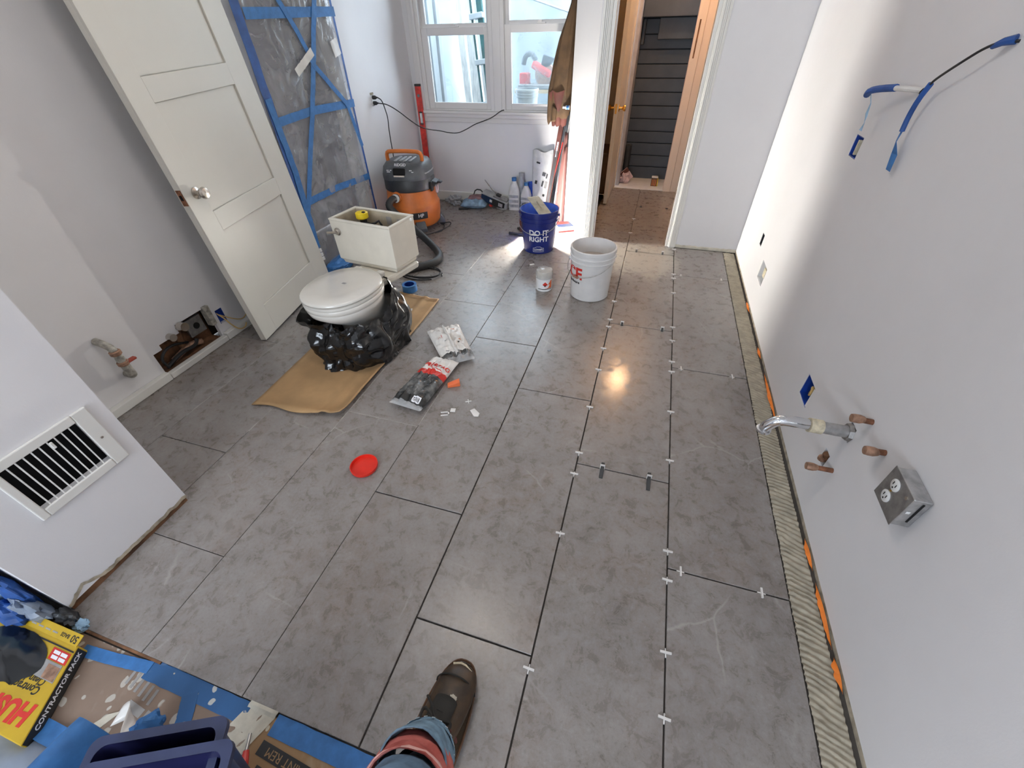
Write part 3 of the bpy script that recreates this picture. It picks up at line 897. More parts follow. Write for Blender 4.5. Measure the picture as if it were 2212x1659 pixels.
# added ceiling lights, out of view, put in to brighten the enclosed room
for (lx, ly) in ((-1.0, 1.15), (-1.2, -1.9)):
    t = thing('added_ceiling_light', 'added round ceiling light, out of view, brightening the tiled floor' if ly > 0 else 'added round ceiling light, out of view, in the room behind', 'lamp', (lx, ly, CEIL))
    MB().lathe([(0.0, -0.001), (0.25, -0.001), (0.25, -0.02), (0.235, -0.03)], 32).build('base', 'white_plastic', parent=t)
    MB().lathe([(0.235, -0.028), (0.22, -0.05), (0.14, -0.075), (0.0, -0.085)], 32).build('diffuser', 'fill_diffuser', parent=t)

# ================================================================== leaning panel door (left)
O = V((-2.296, 1.53, 0.006)); U = V((-0.042, -0.0419, 0.998)).normalized(); E_ = V((-0.154, 0.988, 0))
ex = (E_ - U * E_.dot(U)).normalized(); ey = U.cross(ex)
DM = frame(O, ex, ey, U)
dt = tag(thing('door_1', None, None, O, rot=DM.to_euler()), kind='structure', label='tall cream panelled door leaning along the left wall')
rows = [(0.17, 0.615), (0.71, 1.165), (1.255, 1.70), (1.79, 1.95)]
DW, DH = 0.815, 2.04
mb = MB()
mb.box((0, 0.012, 0), (DW, 0.036, DH))
mb.box((0, 0, 0), (0.113, 0.012, DH)).box((0.665, 0, 0), (DW, 0.012, DH))
edges = [0] + [z for r in rows for z in r] + [DH]
for a, b in zip(edges[0::2], edges[1::2]): mb.box((0.113, 0, a), (0.665, 0.012, b))
mb.build('slab', 'door_paint', parent=dt, smooth=0, bevel=0.0015)
for a, b in rows:
    MB().box((0.116, 0.0095, a + 0.003), (0.662, 0.0118, b - 0.003)).build('panel', 'door_paint', parent=dt, smooth=0)
MB().box((0.002, 0.004, -0.004), (DW - 0.002, 0.030, -0.0002)).build('bottom_edge', 'dark_plastic', parent=dt, smooth=0)
kn = MB().lathe([(0.0, 0.0), (0.026, 0.0), (0.026, 0.004), (0.012, 0.009), (0.011, 0.024), (0.022, 0.032), (0.027, 0.044), (0.022, 0.055), (0.008, 0.058), (0.0, 0.058)], 24,
                M.Translation((0.072, 0.0, 0.81)) @ M.Rotation(PI / 2, 4, 'X')).build('knob', 'nickel', parent=dt)
MB().box((-0.0015, 0.004, 0.775), (0.0, 0.030, 0.845)).build('latch_plate', 'copper', parent=dt, smooth=0)
MB().box((-0.002, 0.012, 0.800), (0.001, 0.026, 0.822)).build('latch_hole', 'hole_shade', parent=dt, smooth=0)
for zz in (0.115, 0.145, 0.175):
    MB().tube([(DW + 0.005, -0.004, zz), (DW + 0.005, -0.004, zz + 0.020)], 0.0085, 10).build('hinge_knuckle', 'white_plastic', parent=dt)

# ================================================================== taped plastic sheet over the side doorway
X0 = XL + 0.010


def sheet_pt(u, v):
    y = lerp(2.405, 3.238, u); z = lerp(0.03, 2.0, v)
    y -= 0.02 * (1 - v) * (1 - u) * 0
    k = 1.0 if z < 0.8 else 0.55
    b = 0.018 * n3(y * 4, z * 4, 2) - 0.030 * k * abs(n3(y * 7 + z * 3, z * 4 - y * 3, 5)) - 0.018 * k * abs(n3(y * 15 - z * 7, z * 9 + y * 6, 15)) + 0.026 * k
    e = min(u, 1 - u) * 6
    if z < 0.35: b += 0.05 * (0.35 - z)
    return (X0 + 0.012 + b * min(1, e), y, z)


ps = MB().grid(sheet_pt, 110, 170).build('plastic_sheet', 'poly_sheet', label='clear plastic sheet taped over the side doorway', cat='plastic sheet', smooth=60, recenter=False, fixn=False)


def tape_on(pts, wdt, name='tape_strip', mt='blue_tape', x=X0 + 0.030):
    q = []
    for (y0, z0), (y1, z1) in zip(pts, pts[1:]):
        for i in range(8): q.append((lerp(y0, y1, i / 8), lerp(z0, z1, i / 8)))
    q.append(pts[-1]); P = []; S = []
    for i, (y, z) in enumerate(q):
        a = q[max(0, i - 1)]; b = q[min(len(q) - 1, i + 1)]
        d = V((0, b[0] - a[0], b[1] - a[1])).normalized()
        P.append((x + 0.004 * n3(y * 12, z * 9), y, z)); S.append(V((0, -d.z, d.y)))
    W_ = [wdt * (1 + 0.12 * n3(i * 0.9, 4)) for i in range(len(q))]
    return MB().ribbon(P, W_, 0.0006, S).build(name, mt, parent=ps, world=True, smooth=0)


tape_on([(2.43, 1.475), (3.25, 1.497)], 0.050)
tape_on([(2.41, 0.975), (2.75, 0.995), (3.245, 0.985)], 0.048)
tape_on([(2.47, 0.500), (2.80, 0.505), (3.235, 0.482)], 0.045)
tape_on([(3.19, 1.80), (3.054, 1.548), (2.913, 1.278), (2.755, 0.993), (2.60, 0.74), (2.485, 0.542), (2.41, 0.42)], 0.042, x=X0 + 0.033)
tape_on([(2.60, 1.76), (2.721, 1.537), (2.818, 1.394), (2.889, 1.231), (3.148, 0.987), (3.225, 0.70)], 0.036, x=X0 + 0.034)
tape_on([(3.243, 0.03), (3.24, 0.9), (3.243, 2.0)], 0.022, mt='blue_tape_dark', x=X0 + 0.018)
tape_on([(2.38, 0.1), (2.40, 0.6), (2.395, 1.05), (2.38, 1.5), (2.38, 2.0)], 0.065, mt='blue_tape_dark', x=X0 + 0.036)
tape_on([(2.39, 1.10), (2.42, 0.7), (2.40, 0.2)], 0.05, x=X0 + 0.040)
# white masking scraps
tape_on([(2.70, 1.20), (2.80, 1.25), (2.90, 1.30)], 0.045, 'paper_patch', 'white_film', x=X0 + 0.039)
tape_on([(3.12, 1.30), (3.20, 1.32)], 0.09, 'paper_patch', 'white_film', x=X0 + 0.037)


def crumple(name, mt, c, size, seed, parent=None, amp=0.5, nu=26, nv=16, **kw):
    def f(u, v):
        a = u * 2 * PI; b = (v - 0.5) * PI
        d = V((math.cos(a) * math.cos(b), math.sin(a) * math.cos(b), math.sin(b)))
        r = 1 + amp * n3(d.x * 2.2 + seed, d.y * 2.2, d.z * 2.2) + 0.5 * amp * abs(n3(d.x * 5 + seed, d.y * 5, d.z * 5))
        return (c[0] + d.x * size[0] * r, c[1] + d.y * size[1] * r, max(c[2] + d.z * size[2] * r, 0.001))
    return MB().grid(f, nu, nv, closeu=True).build(name, mt, parent=parent, smooth=25, **kw)


crumple('tape_wad', 'blue_tape', (-2.46, 2.55, 0.035), (0.075, 0.16, 0.035), 3, label='crumpled blue tape bunched at the foot of the plastic sheet', cat='tape')

# ================================================================== wall outlet with two plugs and cords
t = thing('wall_outlet', 'bare outlet in the left wall with two black plugs', 'outlet', (XL, 3.566, 0.965))
MB().box((-0.045, -0.017, -0.038), (-0.002, 0.017, 0.038)).build('box', 'dark_plastic', parent=t, smooth=0)
MB().box((-0.002, -0.016, -0.034), (0.003, 0.016, 0.034)).build('receptacle', 'white_plastic', parent=t, smooth=0, bevel=0.002)
MB().box((0.0, -0.028, 0.036), (0.0015, 0.022, 0.052)).build('bare_plaster', 'raw_edge', parent=t, smooth=0)
plug = []
for k, dz in enumerate((0.019, -0.019)):
    MB().lathe([(0.0, 0.0), (0.014, 0.0), (0.014, 0.022), (0.007, 0.034), (0.004, 0.046), (0.0, 0.046)], 12, M.Translation((0.004, 0, dz)) @ M.Rotation(PI / 2, 4, 'Y')).build('plug', 'black_rubber', parent=t)
cx, cy = XL + 0.050, 3.566
MB().tube([(cx, cy, 0.983), (cx + 0.02, cy + 0.02, 0.965), (cx + 0.03, cy + 0.03, 0.90), (cx + 0.035, cy + 0.04, 0.84), (cx + 0.02, cy + 0.045, 0.75), (cx + 0.015, cy + 0.05, 0.5), (cx - 0.005, cy + 0.05, 0.25), (cx + 0.02, cy + 0.10, 0.012)], 0.0042, 8, smooth=2).build(
    'hanging_cable', 'black_rubber', label='black cord hanging from the outlet down behind the vacuum', cat='cord')
pts = [(cx, cy, 0.945), (cx + 0.04, cy + 0.05, 0.935)]
end = V((-1.681, 4.225, 0.826)); st = V(pts[-1])
for i in range(1, 12):
    s = i / 12; p = st.lerp(end, s); p.z -= 0.215 * math.sin(PI * s) ** 1.0 * (1 - 0.25 * s) - 0.012 * math.sin(6 * PI * s)
    pts.append(p)
pts.append(end); pts.append((-1.655, 4.245, 0.830))
MB().tube(pts, 0.004, 8, smooth=2).build('window_cord', 'black_rubber', label='black cord swagged from the outlet to the window sill', cat='cord')

# ================================================================== air grille on the wall block
t = thing('air_grille', 'white metal return air grille with dark slots', 'vent', (XB, 0.3495, 0.325))
mb = MB()
mb.box((0.0, -0.118, 0), (0.009, -0.098, 0.222)).box((0.0, 0.098, 0), (0.009, 0.14, 0.222)).box((0.0, -0.098, 0), (0.009, 0.098, 0.030)).box((0.0, -0.098, 0.193), (0.009, 0.098, 0.222))
mb.build('grille_frame', 'trim_paint', parent=t, smooth=0, bevel=0.003)
for i in range(9):
    y = lerp(-0.078, 0.078, i / 8)
    MB().box((0.0, -0.0017, 0.030), (0.0045, 0.0017, 0.193), M.Translation((0, y, 0)) @ M.Rotation(math.radians(-20), 4, 'Z')).build('louver', 'trim_paint', parent=t, smooth=0)
MB().box((0.0065, 0.018, 0.165), (0.012, 0.026, 0.188)).build('lever', 'trim_paint', parent=t, smooth=0, bevel=0.002)
MB().tube([(0.008, 0.118, 0.110), (0.011, 0.118, 0.110)], 0.004, 8).build('screw', 'nickel', parent=t)

# ================================================================== pipe with red valve, left wall
t = thing('shutoff_valve', 'grey galvanised pipe elbow with small red shutoff tap', 'pipe', (XL, 0.945, 0.17))
MB().tube([(0.0, -0.010, 0.175), (0.045, -0.008, 0.165), (0.060, 0.0, 0.140), (0.062, 0.0, 0.08)], 0.016, 12, smooth=1).build('upper_pipe', 'pvc_dirty', parent=t)
MB().lathe([(0.019, 0.0), (0.023, 0.004), (0.023, 0.020), (0.019, 0.024)], 14, M.Translation((0.062, 0, 0.105))).build('collar', 'copper_pale', parent=t)
MB().lathe([(0.020, 0.0), (0.024, 0.004), (0.024, 0.018), (0.020, 0.022)], 14, M.Translation((0.062, 0, 0.048))).build('collar', 'copper_pale', parent=t)
MB().tube([(0.062, 0, 0.09), (0.062, 0, 0.02), (0.062, 0.003, -0.01), (0.04, 0.008, -0.022), (0.0, 0.012, -0.024)], 0.018, 12, smooth=1).build('lower_elbow', 'pvc_dirty', parent=t)
MB().box((0.058, 0.006, 0.052), (0.082, 0.052, 0.064), None).box((0.066, 0.0, 0.045), (0.078, 0.014, 0.075)).build('red_handle', 'valve_red', parent=t, smooth=0, bevel=0.004)

# rough-in inside the cut-out at the floor
t = thing('rough_in_plumbing', 'dark cut-out at the floor with pipes and a grey junction plate', 'plumbing', (XL, 1.29, 0.022))
MB().box((-0.100, -0.185, -0.0), (-0.085, 0.185, 0.21)).build('backing', 'old_wood', parent=t, smooth=0)
MB().box((-0.085, -0.185, -0.018), (-0.004, 0.18, 0.004)).build('sill_plate', 'old_wood', parent=t, smooth=0)
MB().box((-0.050, 0.045, 0.075), (-0.030, 0.145, 0.175)).build('junction_plate', 'steel_plate', parent=t, smooth=0, bevel=0.003)
MB().tube([(-0.030, 0.098, 0.125), (-0.027, 0.098, 0.125)], 0.018, 18).build('knockout', 'hole_shade', parent=t)
MB().tube([(-0.06, -0.01, 0.02), (-0.055, -0.005, 0.13), (-0.02, -0.005, 0.185), (0.028, -0.005, 0.190)], 0.018, 12, smooth=2).build('riser_pipe', 'old_wood', parent=t)
MB().tube([(0.010, -0.005, 0.190), (0.048, -0.005, 0.192)], 0.023, 14).build('pipe_cap', 'nickel', parent=t)
MB().tube([(-0.01, -0.155, 0.02), (0.0, -0.175, 0.09), (-0.01, -0.10, 0.125), (-0.05, 0.02, 0.06)], 0.007, 8, smooth=2).build('black_hose', 'black_rubber', parent=t)
MB().tube([(-0.03, -0.15, 0.015), (-0.02, -0.05, 0.05), (-0.02, 0.03, 0.035), (-0.03, 0.06, 0.06)], 0.010, 8, smooth=2).build('black_pipe', 'black_rubber', parent=t)
MB().tube([(-0.06, -0.09, 0.01), (-0.04, 0.02, 0.05), (-0.03, 0.08, 0.03)], 0.016, 10, smooth=2).build('pink_pipe', 'copper_pale', parent=t)
MB().box((-0.015, 0.150, 0.10), (0.022, 0.180, 0.215)).build('loose_lath', 'pvc_dirty', parent=t, smooth=0)
MB().tube([(0.0, -0.075, 0.165), (0.030, -0.075, 0.165)], 0.020, 14).build('clear_cap', 'nickel', parent=t)

t = thing('low_voltage_box', 'small blue wall box with tan wires beside the cut-out', 'outlet box', (XL, 1.525, 0.135))
MB().box((-0.045, -0.022, -0.041), (-0.020, 0.022, 0.041)).box((-0.02, -0.022, -0.041), (0.0, -0.0195, 0.041)).box((-0.02, 0.0195, -0.041), (0.0, 0.022, 0.041)).build('box', 'box_blue', parent=t, smooth=0)
MB().tube([(-0.02, -0.01, 0.02), (0.01, 0.0, -0.01), (0.03, 0.01, -0.06), (0.05, 0.03, -0.105), (0.055, 0.07, -0.110), (0.045, 0.095, -0.095)], 0.0036, 8, smooth=2).build('tan_wire', 'romex', parent=t)
MB().tube([(-0.02, 0.005, 0.0), (0.02, 0.03, -0.03), (0.03, 0.09, -0.075), (0.02, 0.15, -0.06), (0.01, 0.19, -0.04)], 0.0032, 8, smooth=2).build('tan_wire', 'romex', parent=t)

# ================================================================== right wall fittings


def wall_box(name, y0, y1, z0, z1, depth, mt, label):
    t = thing(name, label, 'outlet box', (XR, (y0 + y1) / 2, z0))
    hy = (y1 - y0) / 2; h = z1 - z0; e = 0.003
    mb = MB().box((depth, -hy, 0), (depth + e, hy, h)).box((0.002, -hy, 0), (depth, -hy + e, h)).box((0.002, hy - e, 0), (depth, hy, h)).box((0.002, -hy + e, 0), (depth, hy - e, e)).box((0.002, -hy + e, h - e), (depth, hy - e, h))
    mb.build('box', mt, parent=t, smooth=0)
    return t


t = wall_box('switch_box', 2.106, 2.189, 0.973, 1.045, 0.05, 'box_blue', 'narrow blue switch box below the taped cable')
MB().box((0.0, -0.012, 0.010), (0.03, 0.0, 0.06)).build('bare_edge', 'pale_plaster', parent=t, smooth=0)
MB().tube([(0.03, 0.02, 0.06), (0.015, -0.01, 0.03), (0.02, 0.0, 0.01)], 0.004, 6, smooth=1).build('wire', 'romex', parent=t)
wall_box('small_box', 2.926, 2.979, 0.301, 0.371, 0.05, 'dark_plastic', 'small dark slot in the sunlit part of the right wall')
t = wall_box('open_box', 2.616, 2.756, 0.179, 0.284, 0.030, 'white_plastic', 'empty square wall box nearest the floor in the lit strip')
MB().box((0.01, -0.03, 0.03), (0.02, 0.02, 0.08)).build('plaster_lug', 'pale_plaster', parent=t, smooth=0)
t = wall_box('outlet_box', 1.476, 1.579, 0.216, 0.311, 0.045, 'box_blue', 'open blue outlet box with coiled wires above the pipe stub')
for k in range(3):
    MB().tube([(0.04, 0.02 - 0.01 * k, 0.02), (0.012, 0.0, 0.03 + 0.008 * k), (0.006, -0.03 + 0.008 * k, 0.055), (0.010, -0.012, 0.078 - 0.008 * k), (0.016, 0.012, 0.06), (0.03, 0.0, 0.04)], 0.0055, 6, smooth=2).build('wire', 'romex' if k < 2 else 'black_rubber', parent=t)
MB().box((0.0005, -0.0515, 0.005), (0.004, -0.040, 0.092)).build('steel_lip', 'white_plastic', parent=t, smooth=0)

t = thing('drain_arm', 'chrome drain pipe with downturned elbow sticking out of the right wall', 'pipe', (XR, 1.170, 0.392))
MB().tube([(0.03, 0, 0), (-0.10, -0.008, 0.008)], 0.0195, 20).build('pipe', 'galvanised', parent=t)
MB().tube([(-0.115, -0.008, 0.009), (-0.185, -0.010, 0.012), (-0.212, -0.010, 0.006), (-0.232, -0.010, -0.022), (-0.236, -0.010, -0.040)], 0.0175, 20, smooth=2).build('elbow', 'chrome', parent=t)
MB().lathe([(0.0175, 0), (0.0225, 0.002), (0.0225, 0.010), (0.0175, 0.012)], 20, M.Translation((-0.2365, -0.010, -0.050))).build('rim', 'chrome', parent=t)
MB().tube([(-0.085, -0.007, 0.007), (-0.122, -0.0085, 0.009)], 0.0235, 14).build('putty', 'pale_plaster', parent=t)
MB().lathe([(0.0, 0.0), (0.03, 0.0), (0.027, 0.012), (0.02, 0.014)], 8, M.Translation((-0.0005, 0, 0)) @ M.Rotation(-PI / 2, 4, 'Y')).build('wall_nut', 'steel_plate', parent=t, smooth=0)


def stub(y, z, ln, label, dz=0.0):
    t = thing('pipe_stub', label, 'pipe', (XR, y, z), group='copper stubs on the right wall')
    MB().tube([(0.02, 0, 0), (-ln * 0.55, 0, dz * 0.5)], 0.0085, 12).build('pipe', 'copper', parent=t)
    MB().lathe([(0.0, 0.0), (0.012, 0.002), (0.0135, 0.01), (0.0135, 0.022), (0.010, 0.034), (0.0085, 0.036)], 14, M.Translation((-ln, 0, dz)) @ M.Rotation(PI / 2, 4, 'Y')).build('cap', 'copper_pale', parent=t)
    return t


stub(1.117, 0.490, 0.058, 'capped copper stub highest of the three by the drain pipe', 0.004)
stub(1.003, 0.484, 0.050, 'capped copper stub nearest the metal junction box', -0.004)
stub(1.127, 0.252, 0.080, 'longest capped copper stub below the drain pipe')
t = thing('wall_tee', 'dark pipe tee in the ragged hole under the drain pipe', 'pipe', (XR, 1.200, 0.232))
MB().tube([(0.04, 0, -0.02), (0.015, 0, -0.012), (0.0, 0.0, 0.022)], 0.012, 10, smooth=1).build('pipe', 'old_wood', parent=t)
MB().lathe([(0.009, 0), (0.014, 0.003), (0.014, 0.014), (0.009, 0.016)], 12, M.Translation((-0.004, 0, -0.012))).build('nut', 'copper_pale', parent=t)

t = thing('junction_box', 'grey steel junction box with white duplex outlet on the right wall', 'outlet box', (XR, 0.840, 0.448))
mb = MB().box((-0.040, -0.050, 0), (-0.001, 0.050, 0.100))
mb.build('box', 'galvanised', parent=t, smooth=0, bevel=0.003)
MB().box((-0.0425, -0.052, -0.002), (-0.0405, 0.052, 0.102)).build('cover', 'steel_plate', parent=t, smooth=0, bevel=0.001)
MB().box((-0.018, -0.0515, 0.02), (-0.014, -0.0502, 0.09)).build('slot', 'hole_shade', parent=t, smooth=0)
MB().box((-0.034, -0.0515, 0.05), (-0.026, -0.0502, 0.058)).build('lug', 'white_plastic', parent=t, smooth=0)
for dz in (0.030, 0.072):
    f = MB().lathe([(0.0, 0.0), (0.0165, 0.0), (0.0165, 0.002), (0.015, 0.003), (0.0, 0.003)], 20, M.Translation((-0.0425, 0.012, dz)) @ M.Rotation(-PI / 2, 4, 'Y')).build('receptacle_face', 'white_plastic', parent=t)
    for dy in (-0.006, 0.006):
        MB().box((-0.0462, 0.012 + dy - 0.0012, dz - 0.002), (-0.0456, 0.012 + dy + 0.0012, dz + 0.007)).build('slot', 'print_black', parent=f, smooth=0)
    MB().tube([(-0.0462, 0.012, dz - 0.008), (-0.0456, 0.012, dz - 0.008)], 0.0025, 8).build('slot', 'print_black', parent=f)
MB().tube([(-0.0440, 0.012, 0.051), (-0.0420, 0.012, 0.051)], 0.003, 8).build('screw', 'brass', parent=t)
MB().tube([(-0.0440, -0.035, 0.085), (-0.0420, -0.035, 0.085)], 0.005, 8).build('screw', 'nickel', parent=t)

# taped cable ends on the right wall
t = thing('taped_cable', 'white cable stub wrapped in blue tape sticking out of the wall', 'cable', (XR, 1.82, 1.215))
MB().tube([(0.0, 0.0, 0.004), (-0.030, 0.06, 0.004), (-0.045, 0.12, 0.0)], 0.0075, 8, smooth=1).build('cable', 'white_film', parent=t)
MB().tube([(-0.040, 0.105, 0.002), (-0.060, 0.17, -0.006), (-0.074, 0.215, -0.016), (-0.070, 0.235, -0.030)], 0.0105, 10, smooth=1).build('tape_wrap', 'blue_tape_dark', parent=t)
MB().ribbon([(-0.070, 0.205, -0.022), (-0.062, 0.19, -0.05), (-0.058, 0.195, -0.085), (-0.05, 0.205, -0.11), (-0.048, 0.215, -0.135)], [0.012, 0.020, 0.026, 0.024, 0.028], 0.0008, [V((0, 1, 0.3)), V((0.2, 1, 0)), V((0, 1, 0.2)), V((0.4, 1, 0)), V((0, 1, 0))]).build('tape_tail', 'tape_pale', parent=t, smooth=0)
MB().tube([(0.0, -0.004, 0.0), (-0.006, 0.004, 0.004)], 0.010, 7).build('hole_rim', 'hole_shade', parent=t)
t = thing('black_cable', 'thin black cable arching out of the wall into blue tape', 'cable', (XR, 1.50, 1.345))
cb = [(0.0, 0.0, -0.003), (-0.02, 0.03, -0.006), (-0.03, 0.06, -0.016), (-0.035, 0.113, -0.043), (-0.035, 0.209, -0.088), (-0.030, 0.240, -0.105)]
MB().tube(cb, 0.0032, 8, smooth=2).build('cable', 'black_rubber', parent=t)
MB().tube([(-0.030, 0.236, -0.102), (-0.030, 0.262, -0.14), (-0.028, 0.275, -0.185), (-0.025, 0.277, -0.225)], 0.0075, 8, smooth=1).build('tape_wrap', 'blue_tape_dark', parent=t)
MB().ribbon([(-0.025, 0.277, -0.222), (-0.03, 0.268, -0.25), (-0.02, 0.262, -0.285), (-0.02, 0.25, -0.33)], [0.014, 0.026, 0.030, 0.034], 0.0008, [V((0, 1, 0.3)), V((0.3, 1, 0)), V((-0.2, 1, 0)), V((0, 1, 0))]).build('tape_tail', 'blue_tape', parent=t, smooth=0)
MB().tube([(-0.004, 0.008, 0.0), (-0.018, 0.026, -0.005), (-0.022, 0.050, -0.014)], [0.010, 0.006], 8).build('tape_collar', 'blue_tape_dark', parent=t)

# ---- mortar bed and the orange membrane along the right wall


def mortar_pt(u, v):
    x = lerp(0.3715, 0.4515, u); y = lerp(0.15, 3.545, v)
    wob = 0.004 * n3(y * 9, 2)
    if u == 0: x += 0.003 * n3(y * 25, 7)
    slant = 0.35 + 0.3 * n3(y * 2.0, 11)
    ph = (y + slant * (x - 0.41) + 0.010 * n3(y * 12, x * 8, 4)) / (0.0185 + 0.002 * n3(y * 1.1, 9))
    comb = (0.5 + 0.5 * math.sin(2 * PI * ph)) ** 0.7
    comb *= 0.65 + 0.7 * abs(n3(y * 31, x * 22, 6))
    smooth_zone = max(0.0, min(1.0, 1.6 * n3(y * 1.5, 21) + (0.75 if 1.75 < y < 2.55 else 0.1)))
    edge = 1 - 0.55 * u
    z = -0.0075 + (0.014 * comb * (1 - smooth_zone) + 0.008 * smooth_zone * (0.7 + abs(n3(y * 20, x * 30, 2)))) * edge + 0.0030 * n3(x * 70, y * 70) + 0.002 * n3(x * 25, y * 25, 3)
    if u < 0.12: z = min(z, -0.001)
    return (x, y, z)


MB().grid(mortar_pt, 14, 1500).build('mortar_bed', 'mortar', label='combed beige mortar strip along the right wall', cat='mortar', smooth=50, recenter=False, fixn=False)
t = thing('membrane_edge', 'orange underlayment showing in the gap under the right wall', 'membrane', (0.452, 1.6, 0))
for (a, b) in ((1.60, 1.98), (0.90, 1.02), (0.66, 0.86), (0.55, 0.64), (2.1, 2.22), (2.6, 2.75)):
    vs = []; fs = []; n = 24
    for i in range(n + 1):
        y = lerp(a, b, i / n) - 1.6; e = math.sin(PI * i / n)
        wd = 0.016 * e * (0.6 + 0.8 * abs(n3(y * 30, 3))) + 0.001
        vs += [(0.006, y, 0.012 * e), (0.006 - wd, y, 0.0035 + 0.003 * e)]
    for i in range(n): fs.append((2 * i, 2 * i + 2, 2 * i + 3, 2 * i + 1))
    MB().add(vs, fs).build('orange_strip', 'orange_membrane', parent=t, smooth=0)

# ================================================================== toilet: bowl, tank, bag, cardboard
# cardboard sheet, slightly curled
CQ = [V((-1.957, 1.043, 0)), V((-1.474, 1.081, 0)), V((-1.500, 2.240, 0)), V((-2.02, 2.30, 0))]


def card(u, v, dz=0.0):
    p = CQ[0].lerp(CQ[1], u).lerp(CQ[3].lerp(CQ[2], u), v)
    lift = 0.028 * max(0, (u - 0.86) / 0.14) ** 1.5 * (0.5 + 0.5 * math.sin(v * 5 + 1)) + 0.016 * max(0, (0.06 - v) / 0.06) * (0.3 + u)
    fold = 0.010 * math.exp(-((u - 0.80) / 0.03) ** 2)
    p.y += 0.012 * math.sin(u * 9) * (1 - v) if v < 0.02 else 0
    return (p.x, p.y, 0.0045 + lift + fold + dz)


mb = MB().grid(lambda u, v: card(u, v), 28, 40)
cb_ = mb.build('cardboard_sheet', 'cardboard', label='flattened brown cardboard under the toilet', cat='cardboard', smooth=40, solid=0.005, recenter=False)
MB().grid(lambda u, v: card(u, v, 0.004), 20, 2, u0=0.42, u1=0.99, v0=0.965, v1=0.995).build('printed_flap', 'cardboard_edge', parent=cb_, smooth=40)
MB().cbox((-1.62, 2.06, 0.014), (0.022, 0.03, 0.002), 0.4).build('paper_scrap', 'white_film', label='small white scrap lying on the cardboard', cat='scrap')

TT = thing('toilet', 'white toilet bowl with closed lid standing on cardboard', 'toilet', (-1.685, 1.60, 0.008), rz=math.radians(-6))
# local: +y towards the tank, -y front


def ring(a, bf, bb, cy, z, n=44, px=2.2):
    r = []
    for i in range(n):
        t_ = 2 * PI * i / n
        c, s = math.cos(t_), math.sin(t_)
        x = a * math.copysign(abs(c) ** (2 / px), c)
        b = bb if s > 0 else bf
        y = cy + b * math.copysign(abs(s) ** (2 / px), s)
        r.append(V((x, y, z)))
    return r


body = [ring(0.115, 0.20, 0.27, 0.08, 0.0), ring(0.110, 0.19, 0.26, 0.08, 0.03), ring(0.095, 0.15, 0.24, 0.10, 0.12), ring(0.105, 0.14, 0.24, 0.08, 0.20),
        ring(0.140, 0.17, 0.21, 0.02, 0.26), ring(0.170, 0.20, 0.20, -0.005, 0.305), ring(0.178, 0.208, 0.20, -0.005, 0.33), ring(0.176, 0.206, 0.20, -0.005, 0.337),
        ring(0.182, 0.212, 0.21, -0.005, 0.343), ring(0.184, 0.214, 0.21, -0.005, 0.362), ring(0.180, 0.21, 0.21, -0.005, 0.368)]
MB().loft(body).build('bowl', 'porcelain', parent=TT, smooth=60)
MB().prism([(-0.095, 0.14), (0.095, 0.14), (0.130, 0.26), (0.150, 0.46), (-0.150, 0.46), (-0.130, 0.26)], 0.325, 0.366).build('deck', 'porcelain_bisque', parent=TT, smooth=0, bevel=0.012)
MB().loft([ring(0.168, 0.204, 0.19, -0.003, 0.3690), ring(0.182, 0.218, 0.20, -0.003, 0.373), ring(0.182, 0.218, 0.20, -0.003, 0.384), ring(0.168, 0.204, 0.19, -0.003, 0.388)]).build('seat', 'porcelain', parent=TT, smooth=50)
MB().loft([ring(0.168, 0.204, 0.19, -0.003, 0.3890), ring(0.183, 0.220, 0.20, -0.003, 0.3935), ring(0.182, 0.219, 0.20, -0.003, 0.402), ring(0.176, 0.212, 0.195, -0.003, 0.4065), ring(0.10, 0.14, 0.13, -0.003, 0.4085)]).build('lid', 'porcelain', parent=TT, smooth=60)
for sx in (-0.075, 0.075):
    MB().box((sx - 0.02, 0.185, 0.366), (sx + 0.02, 0.222, 0.398)).build('hinge', 'porcelain', parent=TT, smooth=0, bevel=0.008)
MB().cbox((0.005, 0.005, 0.4090), (0.022, 0.014, 0.001)).build('lid_label', 'print_grey', parent=TT, smooth=0)

# tank, set loosely on the deck
TK = thing('toilet_tank', 'off-white lidless toilet tank standing on the bowl', 'toilet tank', (-1.694, 1.975, 0.377), rz=math.radians(-7.5))
hw, hd, hh, e = 0.198, 0.107, 0.252, 0.014


def trect(x, y, z, cx=0, cy=0): return [V((cx - x, cy - y, z)), V((cx + x, cy - y, z)), V((cx + x, cy + y, z)), V((cx - x, cy + y, z))]


outer = [trect(hw - 0.016, hd - 0.014, 0.0), trect(hw - 0.012, hd - 0.010, 0.018), trect(hw - 0.001, hd - 0.001, 0.028), trect(hw + 0.001, hd + 0.001, hh - 0.012), trect(hw + 0.003, hd + 0.003, hh - 0.008), trect(hw + 0.003, hd + 0.003, hh)]
inner = [trect(hw - e, hd - e, hh), trect(hw - e - 0.004, hd - e - 0.004, 0.05)]
MB().loft(outer + inner).build('tank_body', 'porcelain_bisque', parent=TK, smooth=0, bevel=0.003)
MB().loft([trect(hw - e - 0.005, hd - e - 0.005, 0.047), trect(hw - e - 0.005, hd - e - 0.005, 0.053)]).build('tank_floor', 'tank_inside', parent=TK, smooth=0)
mb = MB()
for lo, hi in (((-hw + e + 0.001, hd - e - 0.006, 0.055), (hw - e - 0.001, hd - e - 0.0045, hh - 0.006)), ((-hw + e + 0.0045, -hd + e + 0.006, 0.055), (-hw + e + 0.006, hd - e - 0.007, hh - 0.006)),
               ((hw - e - 0.006, -hd + e + 0.006, 0.055), (hw - e - 0.0045, hd - e - 0.007, hh - 0.006))): mb.box(lo, hi)
mb.build('inner_glaze', 'tank_inside', parent=TK, smooth=0)
